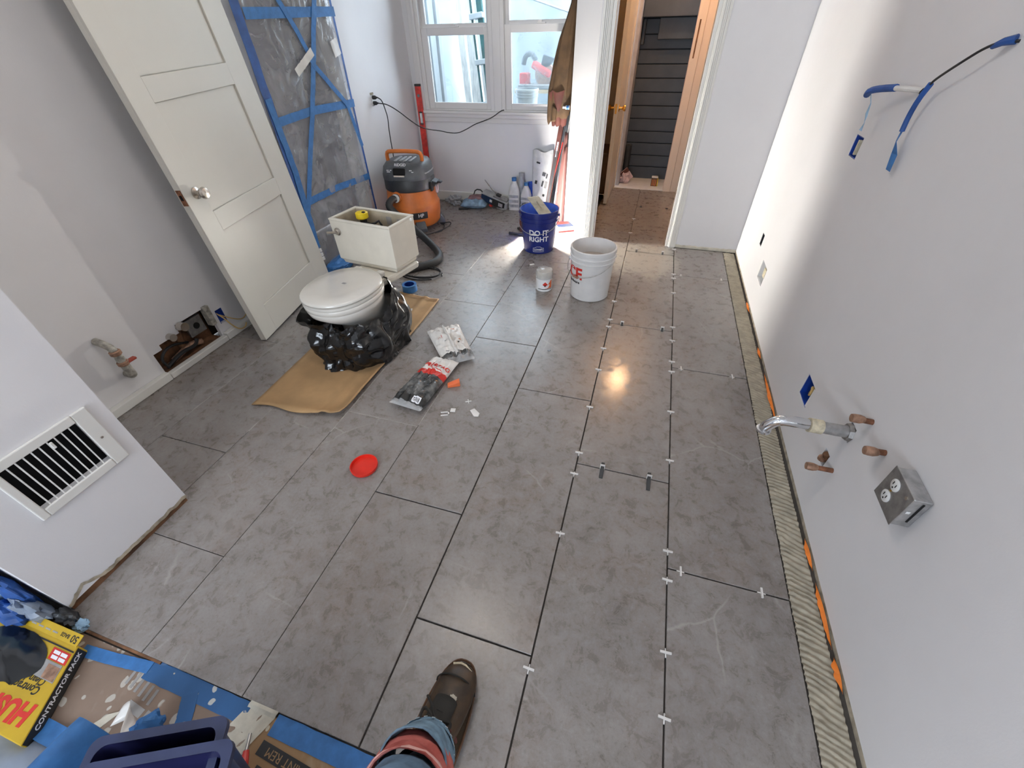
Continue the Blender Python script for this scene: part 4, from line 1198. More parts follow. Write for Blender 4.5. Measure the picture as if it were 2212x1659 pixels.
MB().lathe([(0.0, 0.0), (0.030, 0.0), (0.034, 0.004), (0.034, 0.030), (0.028, 0.034), (0.0, 0.034)], 20, M.Translation((-0.088, 0.028, 0.222))).build('float_cup', 'yellow_plastic', parent=TK)
MB().tube([(-0.088, 0.028, 0.05), (-0.088, 0.028, 0.225)], 0.018, 14).build('fill_valve', 'black_rubber', parent=TK)
MB().box((-0.075, 0.015, 0.20), (-0.060, 0.03, 0.262)).build('valve_arm', 'black_rubber', parent=TK, smooth=0, bevel=0.003)
MB().tube([(-0.075, 0.02, 0.205), (-0.02, 0.03, 0.195), (0.02, 0.045, 0.222), (0.025, 0.045, 0.10)], 0.006, 8, smooth=1).build('refill_tube', 'black_rubber', parent=TK)
MB().tube([(0.03, 0.0, 0.05), (0.03, 0.0, 0.16)], 0.015, 12).build('overflow_pipe', 'black_rubber', parent=TK)
MB().cbox((0.045, hd - e - 0.0070, 0.205), (0.034, 0.0012, 0.044)).build('spec_label', 'print_grey', parent=TK, smooth=0)
for k in range(5):
    MB().cbox((0.105 + 0.012 * k, hd - e - 0.0070, 0.215), (0.008, 0.0010, 0.012 + 0.004 * (k % 2))).build('stamp_mark', 'print_grey', parent=TK, smooth=0)
mm = M.Translation((-hw + 0.042, -hd - 0.0015, 0.185)) @ M.Rotation(PI / 2, 4, 'X')
MB().lathe([(0.0, 0.0), (0.021, 0.0), (0.021, 0.004), (0.014, 0.007), (0.012, 0.014), (0.0, 0.014)], 20, mm).build('lever_boss', 'nickel', parent=TK)
MB().tube([(-hw + 0.042, -hd - 0.013, 0.185), (-hw + 0.02, -hd - 0.018, 0.181), (-hw - 0.022, -hd - 0.018, 0.176)], [0.008, 0.006], 10).build('flush_lever', 'nickel', parent=TK)
MB().tube([(hw + 0.003, hd - 0.03, 0.235), (hw + 0.008, hd - 0.03, 0.235)], 0.008, 10).build('chip', 'white_plastic', parent=TK)

# black bag wrapped round the pedestal
BC = V((-1.695, 1.63, 0))


def bag_pt(u, v):
    a = u * 2 * PI
    ca, sa = math.cos(a), math.sin(a)
    front = max(0, -sa); right = max(0, ca); left = max(0, -ca); back = max(0, sa)
    rb = 0.165 + 0.045 * front + 0.055 * right * (1 - 0.5 * front) + 0.06 * back + 0.02 * left
    rt = 0.155 + 0.035 * right + 0.05 * left * left + 0.012 * front
    pk = math.exp(-((a - 0.70) / 0.50) ** 2) + math.exp(-((a - 0.70 - 2 * PI) / 0.5) ** 2)
    top = 0.235 + 0.025 * front + 0.150 * pk + 0.03 * math.exp(-((a - 3.3) / 0.5) ** 2) + 0.02 * n3(ca * 2, sa * 2, 4)
    tt = v
    rr = lerp(rb, rt, tt ** 0.8) + 0.03 * math.sin(PI * tt) * (1 + 0.8 * right)
    # long sweeping folds that run diagonally up the bag
    ph = a * 5 + 2.6 * tt + 1.4 * n3(ca * 1.5, sa * 1.5, tt)
    fold = 1 - abs(2 * ((ph / (2 * PI)) % 1.0) - 1)
    rr += 0.040 * (fold - 0.5) * (0.5 + 0.7 * abs(n3(ca * 2 + 3, sa * 2, tt * 1.5)) * 2) * (0.35 + 0.65 * tt)
    rr += 0.030 * n3(ca * 2.4, sa * 2.4, tt * 2.0 + 3) + 0.016 * (abs(n3(ca * 4.2, sa * 4.2, tt * 4 + 9)) * 2 - 0.5) + 0.004 * n3(ca * 11, sa * 11, tt * 9)
    if tt > 0.82: rr += 0.045 * (tt - 0.82) / 0.18 * (0.3 + left * 1.1 + 0.3 * n3(ca * 3, sa * 3, 31))
    if tt < 0.12: rr += 0.03 * (0.12 - tt) / 0.12 * (0.5 + n3(ca * 4, sa * 4, 8))
    z = 0.010 + top * tt + 0.018 * n3(ca * 3.5, sa * 3.5, tt * 4) * min(1, tt * 5)
    return V((BC.x + rr * ca * 0.98, BC.y + rr * sa * 1.20 + 0.02, max(z, 0.009)))


MB().grid(bag_pt, 150, 46, closeu=True).build('trash_bag', 'black_bag', label='glossy black trash bag wrapped around the toilet base', cat='trash bag', smooth=22, recenter=False, fixn=False)

# ================================================================== shop vacuum
VC = thing('shop_vacuum', 'orange and black shop vacuum in the alcove corner', 'vacuum', (-2.285, 3.475, 0.0), rz=math.radians(8))
MB().lathe([(0.0, 0.055), (0.205, 0.055), (0.222, 0.08), (0.232, 0.16), (0.236, 0.225), (0.229, 0.237), (0.222, 0.245), (0.205, 0.375), (0.0, 0.375)], 48).build('drum', 'orange_plastic', parent=VC)
MB().lathe([(0.212, 0.352), (0.216, 0.358), (0.214, 0.43), (0.206, 0.445), (0.0, 0.445)], 48).build('collar', 'dark_plastic', parent=VC)
hd_ = [ring(0.205, 0.200, 0.200, 0, 0.440, 40, 2.6), ring(0.204, 0.196, 0.20, 0, 0.470, 40, 2.8), ring(0.190, 0.176, 0.195, 0.005, 0.530, 40, 3.0), ring(0.165, 0.140, 0.175, 0.01, 0.560, 40, 3.0), ring(0.12, 0.09, 0.13, 0.02, 0.568, 40, 3.0)]
MB().loft(hd_).build('motor_head', 'grey_plastic', parent=VC, smooth=50)
MB().loft([ring(0.1995, 0.187, 0.198, 0.002, 0.4885, 40, 2.8), ring(0.2012, 0.190, 0.1995, 0.002, 0.488, 40, 2.8), ring(0.2025, 0.193, 0.2005, 0.001, 0.479, 40, 2.8), ring(0.2008, 0.190, 0.1985, 0.001, 0.4785, 40, 2.8)]).build('seam_band', 'galvanised', parent=VC, smooth=50)
MB().cbox((-0.010, -0.170, 0.505), (0.105, 0.045, 0.055), M.Rotation(math.radians(-22), 4, 'X')).build('intake_recess', 'hole_shade', parent=VC, smooth=0, bevel=0.010)
MB().cbox((-0.010, -0.196, 0.478), (0.09, 0.012, 0.012), M.Rotation(math.radians(-22), 4, 'X')).build('intake_lip', 'hall_white', parent=VC, smooth=0, bevel=0.003)
for k in range(4):
    MB().box((-0.075 + 0.042 * k, -0.10, 0.566), (-0.053 + 0.042 * k, 0.06, 0.577)).build('vent_rib', 'galvanised', parent=VC, smooth=0, bevel=0.004)
hp = [(-0.150, -0.03, 0.545), (-0.153, -0.035, 0.600), (-0.140, -0.04, 0.628), (-0.10, -0.04, 0.632), (0.0, -0.04, 0.634), (0.10, -0.04, 0.632), (0.138, -0.04, 0.626), (0.150, -0.035, 0.600), (0.147, -0.03, 0.545)]
MB().tube(hp, 0.0155, 12, smooth=1).build('carry_handle', 'orange_plastic', parent=VC)
text_mb('RIDGID', 0.030, plane_map((-0.005, -0.148, 0.553), (1, 0, 0), (0, 0.55, 0.83)), 0.0008, bold=0.0006).build('brand_lettering', 'print_white', parent=VC, smooth=0)
for (bx, bz, wd) in ((-0.105, 0.520, 0.020), (-0.080, 0.520, 0.014), (-0.10, 0.508, 0.028), (0.090, 0.520, 0.022), (0.105, 0.508, 0.018)):
    MB().cbox((bx, -0.182, bz), (wd, 0.004, 0.006), M.Rotation(math.radians(-28), 4, 'X')).build('switch_mark', 'print_white', parent=VC, smooth=0)
mm = M.Translation((-0.055, -0.205, 0.318)) @ M.Rotation(PI / 2, 4, 'X')
MB().lathe([(0.030, -0.02), (0.043, -0.01), (0.045, 0.010), (0.040, 0.022), (0.030, 0.024)], 24, mm).build('hose_port', 'orange_plastic', parent=VC)
MB().lathe([(0.022, 0.010), (0.033, 0.018), (0.034, 0.034), (0.028, 0.040)], 24, mm).build('hose_cuff', 'grey_plastic', parent=VC)
MB().lathe([(0.0290, 0.036), (0.0335, 0.037), (0.0335, 0.045), (0.0290, 0.046)], 24, mm).build('white_ring', 'white_plastic', parent=VC)
# curved badge


def cyl_map(r, a0, z0, lean=0.0):
    def f(q):
        a = a0 + q.x / r
        rr = r + q.z + lean * q.y
        return V((rr * math.cos(a), rr * math.sin(a), z0 + q.y))
    return f


f = cyl_map(0.2335, math.radians(-62), 0.165)
MB().grid(lambda u, v: f(V(((u - 0.5) * 0.165, (v - 0.5) * 0.055, 0.001))), 24, 2).build('badge', 'print_black', parent=VC, smooth=60)
text_mb('   HP', 0.042, cyl_map(0.2335, math.radians(-61), 0.165), 0.0018, bold=0.0008).build('badge_lettering', 'print_white', parent=VC, smooth=0)
for ang in (-60, 20, 120, 200):
    mm = M.Rotation(math.radians(ang), 4, 'Z')
    cs = MB().add([(0.165, -0.045, 0.035), (0.265, -0.05, 0.030), (0.265, 0.05, 0.030), (0.165, 0.045, 0.035), (0.165, -0.045, 0.110), (0.230, -0.042, 0.115), (0.230, 0.042, 0.115), (0.165, 0.045, 0.110), (0.262, -0.045, 0.062), (0.262, 0.045, 0.062)],
                  [(0, 3, 2, 1), (4, 5, 6, 7), (0, 1, 8, 5, 4), (2, 3, 7, 6, 9), (3, 0, 4, 7), (1, 2, 9, 8), (8, 9, 6, 5)], mm).build('caster_foot', 'grey_plastic', parent=VC, smooth=0, bevel=0.008)
    MB().lathe([(0.0, -0.012), (0.026, -0.012), (0.026, 0.012), (0.0, 0.012)], 16, mm @ M.Translation((0.235, 0, 0.027)) @ M.Rotation(PI / 2, 4, 'X')).build('wheel', 'black_rubber', parent=cs)
MB().cbox((0.232, -0.01, 0.40), (0.05, 0.10, 0.022), M.Rotation(math.radians(14), 4, 'Y')).cbox((0.262, 0.0, 0.395), (0.05, 0.05, 0.016)).build('cord_hook', 'dark_plastic', parent=VC, smooth=0, bevel=0.005)
MB().cbox((0.213, -0.06, 0.375), (0.018, 0.05, 0.075)).build('drum_latch', 'black_rubber', parent=VC, smooth=0, bevel=0.004)
MB().tube([(0.235, 0.02, 0.39), (0.252, -0.02, 0.34), (0.247, -0.05, 0.31), (0.234, -0.02, 0.36)], 0.007, 8, smooth=2).build('cord_loop', 'pink_paper', parent=VC)
# flexible hose, ribbed
hpts = [V(p) for p in [(-2.315, 3.232, 0.318), (-2.325, 3.170, 0.312), (-2.325, 3.13, 0.285), (-2.285, 3.12, 0.245), (-2.20, 3.12, 0.185), (-2.10, 3.10, 0.125), (-1.96, 3.04, 0.060), (-1.83, 2.94, 0.032), (-1.765, 2.85, 0.030), (-1.752, 2.76, 0.030), (-1.79, 2.68, 0.030), (-1.87, 2.60, 0.030), (-1.98, 2.50, 0.030)]]
for _ in range(3):
    qn = [hpts[0]]
    for a, b in zip(hpts, hpts[1:]): qn += [a * 0.75 + b * 0.25, a * 0.25 + b * 0.75]
    qn.append(hpts[-1]); hpts = qn
MB().tube(hpts, [0.0285 if i % 2 else 0.0300 for i in range(len(hpts))], 14).build('vacuum_hose', 'hose_grey', label='thick dark grey vacuum hose curling behind the tank', cat='hose')
MB().tube([(-2.05, 3.36, 0.006), (-2.00, 3.42, 0.006), (-2.04, 3.55, 0.006), (-2.09, 3.60, 0.006), (-2.02, 3.66, 0.006), (-1.99, 3.55, 0.006), (-2.02, 3.42, 0.006), (-2.08, 3.33, 0.006), (-2.16, 3.20, 0.006)], 0.0045, 8, smooth=2).build('power_cord', 'black_rubber', label='thin black power cord looped on the floor by the vacuum', cat='cord')
for k, (r, dz) in enumerate(((0.135, 0.006), (0.120, 0.015), (0.128, 0.024))):
    pts = [(-1.80 + r * 1.25 * math.cos(a * PI / 8 + k), 2.575 + r * 0.75 * math.sin(a * PI / 8 + k), dz + 0.002 * math.sin(a)) for a in range(15)]
    MB().tube(pts, 0.0048, 8, smooth=1).build('coiled_cord', 'black_rubber', label=('bottom', 'middle', 'top')[k] + ' loop of black cord coiled behind the toilet', cat='cord', group='cord loops behind the toilet')

# ================================================================== red level in the corner
t = thing('spirit_level', 'red box level standing upright in the alcove corner', 'level', (-2.490, 4.225, 0.0), rot=(math.radians(-0.6), math.radians(0.5), math.radians(12)))
MB().box((-0.026, -0.012, 0.002), (0.026, 0.012, 0.16)).box((-0.026, -0.012, 0.26), (0.026, 0.012, 0.70)).box((-0.026, -0.012, 0.80), (0.026, 0.012, 1.0)).box((-0.026, -0.012, 0.16), (-0.016, 0.012, 0.26)).box((0.016, -0.012, 0.16), (0.026, 0.012, 0.26)).box((-0.026, -0.012, 0.70), (-0.014, 0.012, 0.80)).box((0.014, -0.012, 0.70), (0.026, 0.012, 0.80)).build('beam', 'red_metal', parent=t, smooth=0)
MB().box((-0.028, -0.013, 1.0), (0.028, 0.013, 1.018)).build('end_cap', 'black_rubber', parent=t, smooth=0, bevel=0.003)
MB().tube([(0, -0.014, 0.93), (0, 0.014, 0.93)], 0.012, 14).build('vial', 'glass_frost', parent=t)
MB().box((-0.010, -0.0135, 0.715), (0.010, -0.0125, 0.79)).build('hand_hole', 'white_plastic', parent=t, smooth=0, bevel=0.004)
MB().box((-0.016, -0.0140, 0.70), (0.016, -0.0126, 0.71)).box((-0.016, -0.0140, 0.795), (0.016, -0.0126, 0.805)).build('hole_trim', 'black_rubber', parent=t, smooth=0)

# ================================================================== buckets
def pail(name, label, loc, r0, r1, h, mt, inner, rz=0):
    t = thing(name, label, 'bucket', loc, rz=rz)
    e = 0.004
    prof = [(0.0, 0.0), (r0 - 0.008, 0.0), (r0, 0.006), (lerp(r0, r1, 0.75), h * 0.755), (r1 + 0.004, h * 0.76), (r1 + 0.004, h * 0.775), (r1 - 0.001, h * 0.78), (r1, h * 0.84), (r1 + 0.005, h * 0.845),
            (r1 + 0.005, h * 0.865), (r1, h * 0.87), (r1 + 0.001, h * 0.93), (r1 + 0.006, h * 0.935), (r1 + 0.006, h * 0.99), (r1 + 0.003, h), (r1 - e, h), (r1 - e - 0.002, h * 0.9)]
    MB().lathe(prof, 56, cap_end=False).build('shell', mt, parent=t, smooth=30)
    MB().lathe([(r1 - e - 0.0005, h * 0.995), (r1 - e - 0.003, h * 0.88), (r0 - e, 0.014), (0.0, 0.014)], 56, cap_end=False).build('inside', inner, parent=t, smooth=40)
    return t


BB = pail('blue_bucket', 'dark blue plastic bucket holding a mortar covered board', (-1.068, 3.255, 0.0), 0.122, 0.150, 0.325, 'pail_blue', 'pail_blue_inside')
A0 = math.radians(-77)
for s_, zz, sz in (('DO IT', 0.175, 0.058), ('RIGHT', 0.125, 0.054)):
    text_mb(s_, sz, cyl_map(0.1365 + (zz - 0.15) * 0.085, A0, zz, 0.085), 0.0012, bold=0.0012).build('slogan_lettering', 'print_white', parent=BB, smooth=0)
text_mb("LOWE'S", 0.020, cyl_map(0.1283, A0, 0.042, 0.085), 0.0012, bold=0.0004).build('logo_lettering', 'print_white', parent=BB, smooth=0)
fm = cyl_map(0.1292, A0, 0.042, 0.085)
gable = [(-0.042, -0.016), (0.042, -0.016), (0.042, 0.014), (0.026, 0.016), (0.014, 0.026), (-0.014, 0.026), (-0.026, 0.016), (-0.042, 0.014), (-0.042, -0.016)]
gp = []
for a, b in zip(gable, gable[1:]):
    for i in range(4): gp.append(fm(V((lerp(a[0], b[0], i / 4), lerp(a[1], b[1], i / 4), 0.0008))))
gp.append(fm(V((gable[0][0], gable[0][1], 0.0008))))
MB().tube(gp, 0.0012, 6).build('logo_outline', 'print_white', parent=BB)
for s in (-1, 1):
    MB().tube([V((s * 0.152, 0, 0.285)), V((s * 0.164, 0, 0.285))], 0.009, 10).build('ear', 'pail_blue', parent=BB)
hb = []
for i in range(25):
    a = PI * i / 24
    hb.append((0.166 * math.cos(a), -0.166 * math.sin(a) * 0.93, 0.285 - 0.115 * math.sin(a) ** 0.8))
MB().tube(hb, 0.0024, 8).build('bail_handle', 'galvanised', parent=BB)
MB().tube(hb[11:14], 0.0065, 10).build('grip', 'white_plastic', parent=BB)
mb = MB()
for (x, y, z, s) in ((-0.03, -0.05, 0.20, 0.045), (-0.045, -0.02, 0.25, 0.04), (-0.02, -0.07, 0.24, 0.035)):
    mb = MB().lathe([(0.0, 0.0), (s * 0.5, 0.0), (s * 0.5, s * 1.4), (s * 0.25, s * 1.8), (0.0, s * 1.8)], 14, M.Translation((x, y, 0.016 if False else z - 0.02)) @ M.Rotation(0.6, 4, 'X'))
    mb.build('cyan_shape', 'cyan_plastic', parent=BB)  # bright cyan shapes inside the bucket
# mortar covered board across the rim
t = thing('mortar_board', 'mortar crusted notched trowel lying across the blue bucket', 'trowel', (-1.068, 3.255, 0.330))
bd = M.Translation((-0.005, 0.005, 0.012)) @ M.Rotation(math.radians(-58), 4, 'Z') @ M.Rotation(math.radians(6), 4, 'Y')
mb = MB().box((-0.150, -0.048, -0.004), (0.150, 0.048, 0.004), bd)
for i in range(10): mb.box((-0.168, -0.046 + i * 0.0095, -0.004), (-0.150, -0.041 + i * 0.0095, 0.004), bd)
mb.build('blade', 'mortar_pale', parent=t, smooth=0, bevel=0.002)
MB().grid(lambda u, v: bd @ V((lerp(-0.145, 0.152, u), lerp(-0.046, 0.046, v), 0.0045 + 0.004 * abs(n3(u * 9, v * 5, 3)) + 0.002 * n3(u * 30, v * 14))), 30, 12).build('mortar_crust', 'mortar', parent=t, smooth=40)
MB().tube([bd @ V((-0.05, 0.0, 0.010)), bd @ V((0.08, 0.0, 0.012))], 0.006, 8).build('rib', 'mortar', parent=t)

WB = pail('white_bucket', 'translucent white plastic bucket with red lettering', (-0.550, 2.600, 0.0), 0.126, 0.140, 0.335, 'pail_white', 'pail_white')
A1 = math.radians(-150)
text_mb('ACE', 0.105, cyl_map(0.1345, A1, 0.185, 0.055), 0.0012, bold=0.003).build('red_lettering', 'print_red', parent=WB, smooth=0)
text_mb('Hardware', 0.026, cyl_map(0.1312, math.radians(-138), 0.128, 0.055), 0.0012, bold=0.0004).build('small_lettering', 'print_black', parent=WB, smooth=0)
ah = math.radians(20)
for s in (0, PI):
    a = ah + s
    MB().tube([V((0.140 * math.cos(a), 0.140 * math.sin(a), 0.262)), V((0.152 * math.cos(a), 0.152 * math.sin(a), 0.262))], 0.010, 10).build('ear', 'pail_white', parent=WB)
hb = []
for i in range(25):
    b = PI * i / 24
    p = V((0.153 * math.cos(b), -0.160 * math.sin(b), 0)); p = M.Rotation(ah + math.radians(-50), 3, 'Z') @ p
    hb.append((p.x, p.y, 0.262 - 0.085 * math.sin(b) ** 0.9))
for i in range(25):
    pass
MB().tube(hb, 0.0022, 8).build('bail_handle', 'galvanised', parent=WB)
MB().tube(hb[11:14], 0.0065, 10).build('grip', 'copper_pale', parent=WB)

MB().lathe([(0.0, 0.240), (0.1310, 0.240)], 40, cap_end=False).build('slurry', 'slurry', parent=WB, fixn=False)
# small pail of adhesive with clear lid
t = thing('glue_tub', 'small white tub with red diamond label and clear cap', 'tub', (-0.862, 2.590, 0.0), rz=math.radians(10))
MB().lathe([(0.0, 0.0), (0.052, 0.0), (0.057, 0.006), (0.057, 0.10), (0.0, 0.10)], 32).build('body', 'white_plastic', parent=t)
MB().lathe([(0.0595, 0.092), (0.0600, 0.098), (0.0595, 0.128), (0.054, 0.142), (0.03, 0.150), (0.0, 0.151)], 32).build('clear_cap', 'clear_film', parent=t)
MB().lathe([(0.056, 0.1005), (0.056, 0.120), (0.0, 0.124)], 24).build('contents', 'mortar_pale', parent=t)
f = cyl_map(0.0573, math.radians(-80), 0.058)
MB().grid(lambda u, v: f(V((lerp(-0.05, 0.05, u), lerp(-0.030, 0.030, v), 0.0004))), 16, 2).build('label_band', 'print_white', parent=t)
def flat_poly(pts, off, nm, mt):
    # subdivided polygon wrapped on the tub
    c = V((sum(p[0] for p in pts) / len(pts), sum(p[1] for p in pts) / len(pts)))
    vs = [f(V((c.x, c.y, off)))]; fs = []
    q = []
    for a, b in zip(pts, pts[1:] + pts[:1]):
        for i in range(4): q.append((lerp(a[0], b[0], i / 4), lerp(a[1], b[1], i / 4)))
    vs += [f(V((x, y, off))) for x, y in q]
    fs = [(0, 1 + i, 1 + (i + 1) % len(q)) for i in range(len(q))]
    MB().add(vs, fs).build(nm, mt, parent=t, smooth=0)
flat_poly([(0.0, -0.030), (0.05, -0.030), (0.05, 0.028), (0.044, 0.030)], 0.0010, 'red_wedge', 'orange_wedge')
flat_poly([(-0.018, 0.0), (0.0, -0.018), (0.018, 0.0), (0.0, 0.018)], 0.0014, 'red_diamond', 'print_red')
flat_poly([(-0.011, -0.005), (0.0, -0.016), (0.011, -0.005)], 0.0018, 'black_diamond', 'print_black')
MB().grid(lambda u, v: f(V((lerp(-0.05, 0.05, u), lerp(-0.038, -0.033, v), 0.0006))), 16, 1).build('black_line', 'print_black', parent=t)

# blue tape roll
t = thing('tape_roll', 'upright blue roll of painter tape beside the cardboard', 'tape', (-1.762, 2.325, 0.0))
MB().lathe([(0.036, 0.0), (0.050, 0.0), (0.050, 0.048), (0.036, 0.048), (0.036, 0.0)], 28).build('tape', 'blue_tape', parent=t)
MB().lathe([(0.0345, 0.001), (0.0358, 0.001), (0.0358, 0.047), (0.0345, 0.047), (0.0345, 0.001)], 28).build('core', 'box_blue', parent=t)

# red lid, upside down
MB().lathe([(0.0, 0.0015), (0.052, 0.0015), (0.0555, 0.004), (0.0565, 0.018), (0.0535, 0.018), (0.0525, 0.0055), (0.0, 0.0050)], 40, M.Translation((-1.215, 0.865, 0.0))).build('red_lid', 'lid_red', label='round red plastic lid lying open side up', cat='lid')

# ================================================================== work light behind the blue bucket
nrm = V((0.95, -0.31, 0.0)).normalized()
WL = thing('work_light', 'bright portable work light on the floor behind the blue bucket', 'lamp', (-1.212, 3.521, 0.0), rz=math.atan2(nrm.y, nrm.x))
MB().box((0.0120, -0.022, 0.100), (0.0420, 0.022, 0.145)).build('led_panel', 'work_light_led', parent=WL, smooth=0, bevel=0.003)
MB().box((-0.02, -0.105, 0.07), (0.0115, 0.075, 0.185)).build('housing', 'maroon_cloth', parent=WL, smooth=0, bevel=0.006)
MB().box((-0.095, -0.030, 0.02), (-0.032, 0.030, 0.20)).build('battery_body', 'maroon_cloth', parent=WL, smooth=0, bevel=0.010)
MB().tube([(-0.075, -0.03, 0.19), (-0.075, -0.02, 0.255), (-0.055, 0.02, 0.255), (-0.055, 0.03, 0.19)], 0.008, 8, smooth=1).build('carry_loop', 'black_rubber', parent=WL)
MB().tube([(-0.17, -0.075, 0.012), (-0.02, -0.055, 0.012), (-0.02, 0.055, 0.012), (-0.17, 0.06, 0.012)], 0.011, 10).build('foot_tube', 'hose_grey', parent=WL)
for s in (-1, 1):
    MB().tube([(-0.02, s * 0.047, 0.012), (-0.02, s * 0.047, 0.09)], 0.007, 8).build('bracket', 'red_metal', parent=WL)

# red box of fasteners at the foot of the angled wall
t = thing('red_carton', 'flat red and white carton against the angled wall', 'box', (-0.955, 3.735, 0.0), rz=math.radians(28))
MB().box((-0.075, -0.075, 0.0), (0.075, 0.075, 0.045)).build('carton', 'white_plastic', parent=t, smooth=0, bevel=0.002)
MB().box((-0.070, -0.070, 0.0452), (0.070, 0.070, 0.0462)).build('dark_top', 'box_navy', parent=t, smooth=0)
MB().box((-0.066, 0.002, 0.0464), (0.05, 0.060, 0.0470)).build('red_stripe', 'print_red', parent=t, smooth=0)
MB().box((-0.070, -0.0762, 0.004), (0.072, -0.0752, 0.012)).build('red_edge', 'print_red', parent=t, smooth=0)

# ================================================================== alcove clutter
crumple('grey_rag', 'bag_grey', (-2.195, 4.165, 0.04), (0.070, 0.050, 0.042), 11, amp=0.7, nu=34, nv=22, label='crumpled grey rag on the floor against the baseboard', cat='rag')
t = thing('knee_pads', 'pair of black handled pliers on the alcove floor', 'pliers', (-2.04, 4.02, 0.0), rz=math.radians(20))
for s in (-1, 1):
    MB().tube([(-0.05, s * 0.012, 0.010), (0.0, s * 0.004, 0.010), (0.045, s * 0.014, 0.010)], 0.008, 8, smooth=1).build('grip', 'black_rubber', parent=t)
t.name = 'pliers'


def pillow(name, mt, c, sx, sy, h, rz, px=3.0, parent=None, seed=0, wr=0.006, tilt=0.0, world=False, u0=0, u1=1, v0=0, v1=1, nu=30, nv=30, taper=0.0, both=True, **kw):
    R_ = M.Translation(V(c)) @ M.Rotation(rz, 4, 'Z') @ M.Rotation(tilt, 4, 'X')

    def g(sgn):
        def f(u, v):
            a = u * 2 - 1; b = v * 2 - 1
            e = max(0.0, (1 - abs(a) ** px)) ** 0.5 * max(0.0, (1 - abs(b) ** px)) ** 0.5
            w_ = 1 - taper * v
            z = e * h * (0.55 if sgn > 0 else 0.45) * sgn
            if sgn > 0: z += wr * n3(a * 4 + seed, b * 4, seed) * e ** 0.5 + 0.5 * wr * n3(a * 11 + seed, b * 11, 2) * e ** 0.5
            return R_ @ V((a * sx / 2 * w_, b * sy / 2, z + h * 0.45))
        return f
    mb = MB().grid(g(1), nu, nv, u0=u0, u1=u1, v0=v0, v1=v1)
    if both: mb.grid(g(-1), nu, nv, u0=u0, u1=u1, v0=v0, v1=v1)
    return mb.build(name, mt, parent=parent, smooth=60, world=world, fixn=False, **kw), g(1), R_


t = thing('knee_pad_pack', 'blue padded pack in clear film lying on the alcove floor', 'package', (-1.955, 4.115, 0.0))
pillow('pad', 'pad_blue', (0, 0, 0.0), 0.26, 0.17, 0.085, math.radians(8), parent=t, seed=4, wr=0.010)
pillow('red_insert', 'pad_red', (0.01, 0.045, 0.060), 0.17, 0.10, 0.05, math.radians(8), parent=t, seed=6, wr=0.006)
MB().tube([(-0.03, 0.06, 0.10), (-0.01, 0.075, 0.155), (0.06, 0.075, 0.150), (0.07, 0.06, 0.10)], 0.006, 8, smooth=1).build('strap', 'black_rubber', parent=t)

t = thing('tile_cutter', 'dark blue and grey tool case tipped against the wall', 'tool case', (-1.760, 4.175, 0.0), rot=(math.radians(10), math.radians(16), math.radians(-6)))
MB().box((-0.145, -0.05, 0.040), (0.145, 0.05, 0.120)).build('case', 'box_grey', parent=t, smooth=0, bevel=0.006)
MB().box((-0.140, -0.0525, 0.045), (-0.02, -0.0505, 0.115)).build('blue_face', 'box_navy', parent=t, smooth=0)
MB().box((-0.02, -0.0525, 0.045), (0.120, -0.0505, 0.115)).build('black_face', 'print_black', parent=t, smooth=0)
for k in range(4):
    MB().box((0.055 + 0.012 * k, -0.0540, 0.062), (0.061 + 0.012 * k, -0.0528, 0.098)).build('white_bar', 'print_white', parent=t, smooth=0)
MB().box((-0.045, -0.0540, 0.068), (-0.018, -0.0528, 0.094)).build('white_mark', 'print_white', parent=t, smooth=0)
MB().box((-0.02, -0.035, 0.121), (0.13, 0.03, 0.135)).build('lid_rail', 'steel_plate', parent=t, smooth=0, bevel=0.003)
MB().box((0.0, -0.02, 0.136), (0.045, 0.02, 0.150)).build('clip', 'black_rubber', parent=t, smooth=0, bevel=0.003)
MB().tube([(-0.16, 0.03, 0.215), (-0.06, 0.025, 0.150), (0.0, 0.02, 0.138)], [0.004, 0.008], 8).build('lever_arm', 'steel_plate', parent=t)
MB().box((-0.05, -0.045, 0.012), (-0.015, 0.02, 0.039)).build('red_foot', 'red_plastic', parent=t, smooth=0, bevel=0.004)
MB().cbox((-1.665, 4.115, 0.012), (0.10, 0.045, 0.012), M.Rotation(math.radians(-28), 4, 'Z')).build('loose_lath', 'box_grey', smooth=0, bevel=0.002, label='short pale lath lying under the tipped tool case', cat='lath')


def jug(loc, h, r, rz, label, capc='blue_tape'):
    t = thing('plastic_jug', label, 'bottle', loc, rz=rz, group='white jugs by the alcove wall')
    w2 = [ring(r, r * 0.7, r * 0.7, 0, 0.0, 24, 4), ring(r, r * 0.72, r * 0.72, 0, 0.01, 24, 4), ring(r, r * 0.72, r * 0.72, 0, h * 0.55, 24, 4), ring(r * 0.8, r * 0.6, r * 0.6, 0, h * 0.72, 24, 3),
          ring(r * 0.42, r * 0.38, r * 0.38, 0, h * 0.87, 24, 2), ring(r * 0.36, r * 0.34, r * 0.34, 0, h * 0.90, 24, 2)]
    MB().loft(w2).build('body', 'bag_grey' if False else 'bag_white', parent=t, smooth=50)
    MB().lathe([(0.0, h * 0.901), (r * 0.42, h * 0.901), (r * 0.42, h), (0.0, h)], 18).build('cap', capc, parent=t)
    for k in range(3):
        MB().box((-r * 0.86, -r * 0.735, h * (0.10 + 0.15 * k)), (r * 0.86, -r * 0.722, h * (0.19 + 0.15 * k))).build('label_band', 'bag_grey', parent=t, smooth=0)
    return t


